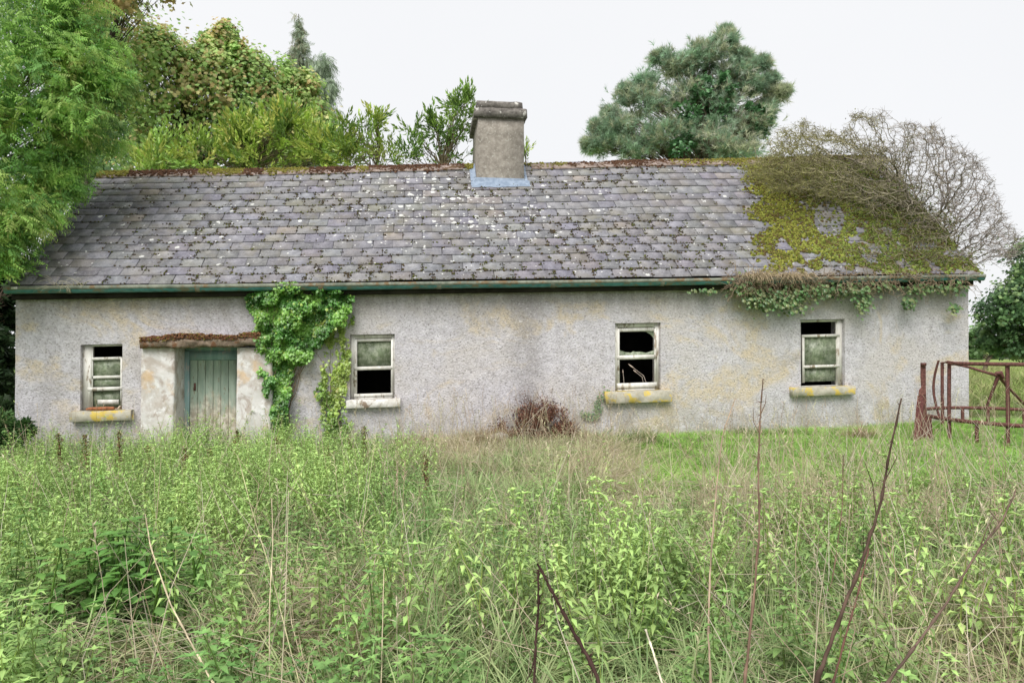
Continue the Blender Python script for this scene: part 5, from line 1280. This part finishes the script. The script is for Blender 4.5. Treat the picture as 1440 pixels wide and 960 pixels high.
def meadow():
    # nettles
    P = region(20500, 2.45); px, py, d, n1, lawn, dry = zones(P)
    left = 1-sstep(540, 640, px+(n1-.5)*80)
    n2 = fbm(P[:, 0]*1.7+3, P[:, 1]*1.7, 141, 3)
    midz = sstep(690, 740, py+(n1-.5)*50)
    dens = np.maximum(left*.9, midz*(.22+.65*sstep(.42, .58, n2)))*(1-lawn)*(1-.92*dry)
    dens = np.maximum(dens, .25*(px > 1150)*(1-lawn)*(py > 650))
    k = rng.random(len(P)) < dens; P, px, py, d, n2, left = P[k], px[k], py[k], d[k], n2[k], left[k]; n = len(P)
    cl = fbm(P[:, 0]*1.15+11, P[:, 1]*1.15, 171, 3); c = sstep(.36, .62, cl)
    H = (.14+.20*rng.random(n)+.32*c*rng.uniform(.5, 1.2, n))*np.interp(d, [3, 6, 11], [1.2, 1.05, 1.0])
    H *= np.where((px < 560) & (d > 8.3), 1.0*(.42+.9*fbm(P[:, 0]*2.2, P[:, 1]*0, 177, 2)), 1.0)
    holl = ((px-190)/130)**2+((py-925)/75)**2 < 1; ok = (rng.random(n) < np.where(px < 600, .5, .3)+.6*c) & ~(holl & (rng.random(n) < .92)) & ~((px > 850) & (py < 735) & (rng.random(n) < .75))
    P, px, py, d, H, c = P[ok], px[ok], py[ok], d[ok], H[ok], c[ok]; n = len(P)
    hue = (.32+.5*c+.5*(fbm(P[:, 0]*2.3, P[:, 1]*2.3+7, 151, 3)-.5)+rng.normal(0, .13, n)).clip(0, 1)[:, None]
    C = np.clip((np.array([[.12, .27, .075]])*(1-hue)+np.array([[.43, .60, .20]])*hue)*rng.uniform(.8, 1.25, (n, 1)), 0, .68)
    m = MB(); w = rng.uniform(.6, 1.05, n)*np.interp(d, [3, 5, 8], [.98, .85, .75]); q = d < 6.5; put(m, NET, P[q], H[q], C[q], .24, None, w[q]); put(m, NETL, P[~q], H[~q], C[~q], .24, None, w[~q]*1.08)
    print('nettles', n); tag(m.build('nettles', M_weed), 'bright green nettle bed filling the overgrown front garden', 'nettles', None, 'stuff')
    # broad dark leaves near the lower left
    m = MB(); k = 34; c = at(205, 850, 4.1); Q = np.stack([c[0]+rng.normal(0, .28, k), c[1]+rng.normal(0, .22, k)], 1); Q = np.concatenate([Q, ground(Q[:, 0], Q[:, 1])[:, None]], 1)
    put(m, [nettle(50, 7), nettle(51, 6)], Q, rng.uniform(.4, .55, k), pal([(.12, .27, .06), (.17, .34, .08)], k), .12, None, rng.uniform(1.5, 1.9, k))
    tag(m.build('broad_leaved_weed', M_gloss), 'clump of darker broad leaved weeds low on the left among paler nettles', 'weed', None, 'stuff')
    # green grass
    P = region(15500, 2.3); px, py, d, n1, lawn, dry = zones(P); k = (rng.random(len(P)) < (1-.75*lawn)*(1-.45*dry)*np.where(px < 560, .38, 1)); P, px, py, d, dry = P[k], px[k], py[k], d[k], dry[k]; n = len(P)
    H = rng.uniform(.16, .50, n)*(.6+.6*fbm(P[:, 0]*1.2, P[:, 1]*1.2, 161, 3)); H = np.where(d > 9.5, H*.7, H); H = np.where((px > 850) & (py < 740), H*.48, H)
    f = (rng.random(n)*.6+dry*.5).clip(0, 1)[:, None]; C = (np.array([[.26, .43, .16]])*(1-f)+np.array([[.52, .50, .28]])*f)*rng.uniform(.7, 1.25, (n, 1))
    m = MB(); j = rng.random(n) < .55; put(m, GT, P[j], H[j], C[j], .2, None, rng.uniform(.5, .9, j.sum())); put(m, GTL, P[~j], H[~j], C[~j], .3, None, rng.uniform(.4, .7, (~j).sum()))
    tag(m.build('long_grass', M_grass), 'long green grass growing between the nettles', 'grass', None, 'stuff'); print('grass', n)
    # lawn
    P = region(17500, 7.2, 12.9, .8); px, py, d, n1, lawn, dry = zones(P); k = rng.random(len(P)) < lawn; P = P[k]; n = len(P); H = rng.uniform(.06, .16, n)
    m = MB(); put(m, SHORT, P, H, pal([(.32, .55, .11), (.40, .64, .15), (.27, .48, .10)], n), .2, None, rng.uniform(.5, .9, n))
    tag(m.build('short_grass', M_grass), 'short bright green grass in front of the two right windows', 'grass', None, 'stuff'); print('short', n)
    # dry grass, mostly leaning
    P = region(17000, 2.4); px, py, d, n1, lawn, dry = zones(P); k = rng.random(len(P)) < np.clip(dry*.85+.06, 0, 1)*(1-.95*lawn); P, px, py, d = P[k], px[k], py[k], d[k]; n = len(P)
    lean = np.where(((px > 760) & (px < 1000))[:, None], np.array([[.9, -.3]]), np.array([[-.1, -.1]])); lean = np.where(((px > 1000))[:, None], np.array([[-.55, -.1]]), lean)
    H = rng.uniform(.25, .62, n); m = MB(); put(m, GTL, P, H, pal([(.58, .49, .34), (.64, .56, .40), (.46, .37, .25), (.52, .50, .28)], n, .25), .55, lean, rng.uniform(.35, .6, n))
    tag(m.build('dry_grass', M_grass), 'flattened straw coloured dry grass across the middle of the garden', 'grass', None, 'stuff'); print('dry', n)
    # thatch litter: fallen straws
    P = region(15000, 2.5, 10.8); px, py, d, n1, lawn, dry = zones(P); k = rng.random(len(P)) < (.35+.65*dry)*(1-lawn); P = P[k]; n = len(P); P[:, 2] += rng.uniform(.03, .42, n)*rng.random(n)**.7
    D = unit(n)*[1, 1, .25]; L = rng.uniform(.15, .45, (n, 1)); m = MB(); m.segs(P, P+D*L, .0022, .0014, pal([(.60, .51, .38), (.50, .40, .29), (.66, .59, .46)], n)); tag(m.build('straw', M_grass), 'fallen dead straws lying through the weeds', 'straw', None, 'stuff')
    # long leaning straws
    P = region(2600, 2.5, 10); px, py, d, n1, lawn, dry = zones(P); k = rng.random(len(P)) < np.where(px > 1000, .55, np.where(px < 420, .22, .16)); P = P[k]; n = len(P)
    D = np.stack([rng.normal(0, .42, n)-.12, rng.normal(0, .25, n), np.ones(n)], 1); D /= np.linalg.norm(D, axis=1, keepdims=True); L = rng.uniform(.5, 1.05, (n, 1)); Cc = pal([(.64, .56, .42), (.70, .64, .52), (.52, .42, .30)], n)
    mid = P+D*L*.55; end = mid+(D+np.stack([rng.normal(0, .22, n), rng.normal(0, .15, n), -.12*np.ones(n)], 1))*L*.45; m = MB(); m.segs(P, mid, .0030, .0023, Cc); m.segs(mid, end, .0023, .0011, Cc)
    tag(m.build('straw_stems', M_grass), 'long pale dead stems leaning at all angles above the weeds', 'straw', None, 'stuff')
    # seeding grass stalks
    P = region(3600, 2.6, 12.4); px, py, d, n1, lawn, dry = zones(P); k = rng.random(len(P)) < (.30+.6*dry)*(1-.85*lawn)*np.where(px > 1000, 1.3, 1)*np.where(px < 560, .35, 1); P, px, d = P[k], px[k], d[k]; n = len(P)
    H = rng.uniform(.55, 1.0, n)*np.where(d < 4, .85, 1); m = MB(); put(m, DS, P, H, pal([(.64, .56, .42), (.58, .49, .36), (.58, .55, .34), (.45, .34, .25)], n), .22, None, rng.uniform(.8, 1.1, n))
    tag(m.build('seeding_grass', M_grass), 'thin pale seeding grass stalks standing above the weeds', 'grass', None, 'stuff'); print('stalks', n)
    # field behind, right of the gable and left of it
    n = 6500; x = rng.uniform(8, 40, n); y = rng.uniform(.5, 26, n)**1.0; k = (x > XR+.15) | (y > 2*RY+.3); P = np.stack([x[k], y[k], ground(x[k], y[k])], 1); px, _, _ = toPix(P); P = P[(px > 1340) & (px < 1480)]; n = len(P)
    m = MB(); put(m, GT, P, rng.uniform(.25, .6, n), pal([(.26, .36, .10), (.34, .40, .15), (.42, .40, .2)], n), .2, None, rng.uniform(1, 1.6, n)); tag(m.build('field_grass', M_grass), 'bright rough grass in the field right of the gable', 'grass', None, 'stuff')
meadow()

# tussocks by the wall and tan weeds
def tussock(px, py, d, h, n, cols, label, sp=.16, group=None):
    c = at(px, py, d); m = MB(); Q = np.stack([c[0]+rng.normal(0, sp, n), c[1]+rng.normal(0, sp*.5, n)], 1); Q[:, 1] = np.minimum(Q[:, 1], -.08); Q = np.concatenate([Q, ground(Q[:, 0], Q[:, 1])[:, None]], 1)
    put(m, GT+GTL, Q, rng.uniform(.6, 1, n)*h, pal(cols, n), .25, None, rng.uniform(.4, .7, n)); o = m.build('grass_tussock', M_grass); tag(o, label, 'grass tussock', group)
TC = [(.42, .33, .2), (.5, .42, .28), (.36, .25, .16)]; GC = [(.14, .22, .07), (.2, .27, .09), (.3, .28, .14)]
tussock(900, 630, 10.9, .42, 46, GC, 'dark green grass tussock below the third window sill')
tussock(680, 640, 10.8, .55, 60, TC, 'tall tan grass tussock left of the dead shrub')
tussock(655, 690, 8.2, .42, 34, GC, 'deep green tussock in front of the tan grass in mid garden', .14)
tussock(1210, 640, 10.9, .38, 26, TC, 'rusty brown weed tuft right of the rightmost window', .12)
tussock(600, 635, 11., .40, 34, TC, 'low tan tussock at the wall foot right of the second window', .2)
tussock(820, 625, 11.1, .40, 46, TC+GC, 'mixed tan and green tussock at the right foot of the dead shrub', .2)
tussock(1060, 615, 11.6, .30, 30, GC, 'small green tussock at the wall foot between third and fourth window', .3)
# pale stone by the dead shrub
m = MB(); c = at(703, 628, 10.9); q = np.random.default_rng(5); U = []
for i in range(5):
    for j in range(8):
        th = math.pi*i/4; ph = j*math.pi/4; U.append([c[0]+.17*math.sin(th)*math.cos(ph)*q.uniform(.8, 1.1), c[1]+.12*math.sin(th)*math.sin(ph)*q.uniform(.8, 1.1), ground(c[0], c[1])+.16+.10*math.cos(th)*q.uniform(.8, 1.1)])
m.add(U, [[i*8+j, (i+1)*8+j, (i+1)*8+(j+1) % 8, i*8+(j+1) % 8] for i in range(4) for j in range(8)], (.85, .85, .9)); tag(m.build('stone', M_cement), 'pale grey stone lying at the foot of the dead shrub', 'stone')

# brown seeding dock stalks before the left half of the wall
def dock(px, py0, py1, d, label, col=(.19, .12, .07)):
    d = d*.86; b = at(px, py1, d); b[2] = ground(b[0], b[1]); t = at(px+rng.normal(0, 4), py0, d); m = MB(); f = np.linspace(0, 1, 7)[:, None]; P = b+(t-b)*f+rng.normal(0, .012, (7, 3))*f
    d_ = None; root = empty('dock_stalk', tuple(b)); tag(root, label, 'weed', 'dead dock stalks standing in the nettles')
    m.tube(P, np.linspace(.008, .003, 7), 5, col); part(m.build('stem', M_twig), root)
    H = t[2]-b[2]; n = int(520*max(.25, H)); f = 1-.6*rng.random(n)**1.1; S = b+(t-b)*f[:, None]+rng.normal(0, 1, (n, 3))*(.040*(1.3-f)*(.2+1.4*vnoise(f*16, px, 3)))[:, None]*[1, 1, .5]
    l = MB(); l.scatter(leaf_blade(.022, .016, .3, .2), S, frames(unit(n))*rng.uniform(.6, 1.3, (n, 1, 1)), pal([col, (.26, .17, .09), (.24, .24, .09), (.20, .28, .09)], n)); part(tag(l.build('seed_head', M_moss), kind='stuff'), root)
for (a, b, c, d, lb) in [(85, 610, 700, 9.4, 'brown dock stalk below the leftmost window sill, furthest left'), (125, 612, 720, 9.2, 'brown dock stalk below the middle of the leftmost sill'), (168, 606, 690, 9.6, 'brown dock stalk just left of the left door pier'),
                         (212, 628, 700, 9.3, 'short brown dock stalk in front of the left door pier'), (262, 628, 700, 9.0, 'brown dock stalk at the left edge of the door'), (334, 605, 700, 9.4, 'brown dock stalk before the right edge of the door'),
                         (300, 632, 720, 9.2, 'short dock stalk before the middle of the door'), (388, 615, 700, 9.6, 'brown dock stalk at the foot of the dense ivy'), (512, 600, 700, 9.8, 'reddish dock stalk below the second window'),
                         (498, 615, 690, 9.9, 'thin dock stalk at the foot of the sparse ivy trails'), (460, 630, 720, 9.2, 'dark dock stalk right of the dense ivy foot'), (600, 640, 740, 7.6, 'dark lone stalk in the grass left of the tan tussock')]: dock(a, b, c, d, lb)

# foreground canes
def cane(name, label, pts, r0, r1, col, cat='cane', spikes=True, side=()):
    r0 *= .62; r1 *= .7; P = [at(a, b, d*.78) for a, b, d in pts]; last = P[-1]; g0 = np.array([last[0]+(last[0]-P[-2][0])*.3, last[1]-.05, 0]); g0[2] = ground(g0[0], g0[1])-.02
    P.append(g0); P = np.array(P[::-1]); k = len(P); u = np.linspace(0, k-1, k*6); Q = np.stack([np.interp(u, np.arange(k), P[:, i]) for i in range(3)], 1)
    Q[1:-1] = (Q[:-2]+Q[1:-1]*2+Q[2:])/4; Q[1:] += rng.normal(0, r0*.14, (len(Q)-1, 3))
    R = np.linspace(r0, r1, len(Q)); R[3::5] *= 1.5
    root = empty(name, tuple(g0)); tag(root, label, cat); m = MB(); cc = np.array(col)*rng.uniform(.75, 1.25, (len(Q), 1)); m.tube(Q, R, 6, np.repeat(cc, 6, 0)); part(m.build('stem', M_twig), root)
    for (i0, dx, dz, L) in side:
        a = Q[int(i0*(len(Q)-1))]; e = a+np.array([dx, 0, dz])*L; s = MB(); s.tube([a, (a+e)/2+rng.normal(0, .01, 3), e], [r1*.9, r1*.7, r1*.4], 5, col); part(s.build('side_shoot', M_twig), root)
    if spikes:
        n = 34; q = Q[rng.integers(len(Q)//3, len(Q), n)]; s = MB(); s.segs(q, q+unit(n)*rng.uniform(.01, .03, (n, 1)), r1*.8, r1*.3, col); part(tag(s.build('dry_buds', M_twig), kind='stuff'), root)
DB = (.05, .028, .024); BR = (.17, .11, .08); PS = (.55, .46, .32)
cane('bramble_cane', 'thick dark bent bramble cane in the middle foreground', [(756, 793, 3.3), (775, 828, 3.25), (802, 880, 3.2), (828, 925, 3.1), (850, 975, 3.0)], .0125, .006, DB)
cane('bramble_cane', 'thin upright dark cane touching the bent one in the middle foreground', [(757, 800, 3.3), (757, 850, 3.28), (753, 905, 3.2), (751, 975, 3.1)], .008, .005, DB, side=((.45, -.35, -.9, .12), (.6, .5, .7, .06)))
cane('woody_stem', 'thick brown woody stem leaning right, lower right foreground', [(1268, 560, 3.5), (1250, 640, 3.45), (1240, 700, 3.4), (1216, 780, 3.3), (1180, 870, 3.15), (1145, 965, 3.0)], .0125, .004, (.085, .055, .042), side=((.62, -.2, .9, .22), (.75, .45, .8, .12)))
cane('woody_stem', 'thinner reddish stem beside the thick leaning stem', [(1222, 770, 3.5), (1205, 840, 3.4), (1190, 890, 3.3), (1170, 965, 3.2)], .006, .0035, (.17, .09, .07))
cane('woody_stem', 'long bare stem slanting out to the right edge', [(1428, 690, 3.7), (1408, 735, 3.6), (1375, 775, 3.5), (1330, 850, 3.35), (1285, 910, 3.2), (1240, 970, 3.1)], .009, .004, (.14, .095, .075), side=((.7, .5, .9, .15), (.85, -.4, 1, .1)))
cane('dead_stalk', 'tall brown jointed stalk right of centre reaching over the wall', [(1073, 532, 3.7), (1069, 590, 3.65), (1066, 650, 3.6), (1068, 745, 3.5), (1060, 840, 3.4), (1046, 970, 3.2)], .0085, .003, BR, 'stalk', side=((.8, -.25, 1, .10), (.86, .3, 1, .08)))
cane('dead_stalk', 'tall pale curved stalk just left of the tall brown jointed one', [(1034, 560, 3.9), (1016, 610, 3.85), (1006, 700, 3.8), (999, 790, 3.7), (996, 880, 3.6), (1000, 970, 3.4)], .0075, .0025, (.40, .30, .22), 'stalk')
cane('dead_stalk', 'pale straw stalk leaning left in the lower left', [(204, 722, 4.2), (212, 770, 4.15), (240, 850, 4.0), (275, 915, 3.8), (305, 970, 3.6)], .0075, .003, PS, 'stalk', False)
cane('dead_stalk', 'thin upright straw stalk in the left foreground', [(382, 700, 4.3), (384, 760, 4.2), (379, 850, 4.0), (379, 970, 3.8)], .005, .0025, PS, 'stalk', False)
cane('dead_stalk', 'long thin straw stem crossing the upright straw stalk', [(334, 640, 4.6), (355, 720, 4.5), (380, 800, 4.3), (400, 880, 4.1), (425, 975, 3.8)], .004, .002, (.5, .46, .28), 'stalk', False)
cane('dead_stalk', 'short pale broken stem at the bottom right of centre', [(908, 885, 3.4), (918, 915, 3.3), (934, 970, 3.2)], .006, .005, (.6, .55, .42), 'stalk', False)
cane('dead_stalk', 'thin pale stem rising through nettles left of the bent cane', [(540, 800, 4.), (538, 870, 3.9), (536, 965, 3.7)], .0045, .0025, PS, 'stalk', False)
cane('dead_stalk', 'slender brown stem with small knots, right quarter', [(1186, 640, 5.), (1184, 720, 4.9), (1170, 820, 4.7), (1130, 900, 4.3), (1095, 970, 4.)], .006, .003, BR, 'stalk')
# nettle spires with dark stems in the middle right
def spire(px, py0, d, label, s=1.):
    b = at(px, 900, d); b[2] = ground(b[0], b[1]); t = at(px, py0, d); H = t[2]-b[2]; m = MB(); put(m, [nettle(int(px), 13)], np.array([b]), np.array([H]), np.array([[.13, .24, .07]])*s, .03, None, np.array([.85]))
    o = m.build('nettle', M_leaf); tag(o, label, 'nettle')
spire(889, 760, 4.2, 'tall dark stemmed nettle right of the bent cane'); spire(920, 800, 3.9, 'nettle with large leaves close to the tall dark stemmed one', .8); spire(825, 690, 4.9, 'pale tall nettle above the bent cane', 1.5)
spire(1215, 720, 4.2, 'nettle beside the thick leaning stem with yellow leaves', 1.1); spire(55, 680, 4.6, 'tall nettle near the left edge', 1.1); spire(20, 730, 3.9, 'big nettle at the left edge foreground', 1.2); spire(290, 640, 7.5, 'tall nettle in front of the door', 1.2); spire(480, 690, 6., 'tall nettle in the left middle ground', 1.)

# dry stems growing up inside the broken window
root = empty('dry_stems', tuple(bpY(900, 545, .14))); tag(root, 'dry grass stems standing inside the window with the smashed pane', 'grass')
for (a, b, c, d, e, f) in ((912, 546, 905, 528, 888, 515), (906, 546, 903, 530, 893, 522), (878, 546, 877, 532, 876, 522)):
    m = MB(); p0, p1, p2 = bpY(a, b, .16), bpY(c, d, .13), bpY(e, f, .10); m.tube([p0, p1, p2], [.004, .0035, .003], 4, (.66, .56, .48)); m.tube([p1+(p2-p1)*.7, p2, p2+(p2-p1)*.25], [.004, .011, .004], 5, (.6, .48, .42)); part(m.build('stem', M_twig), root)
print('tris', sum(len(o.data.loops)-2*len(o.data.polygons) for o in sc.objects if o.type == 'MESH'))
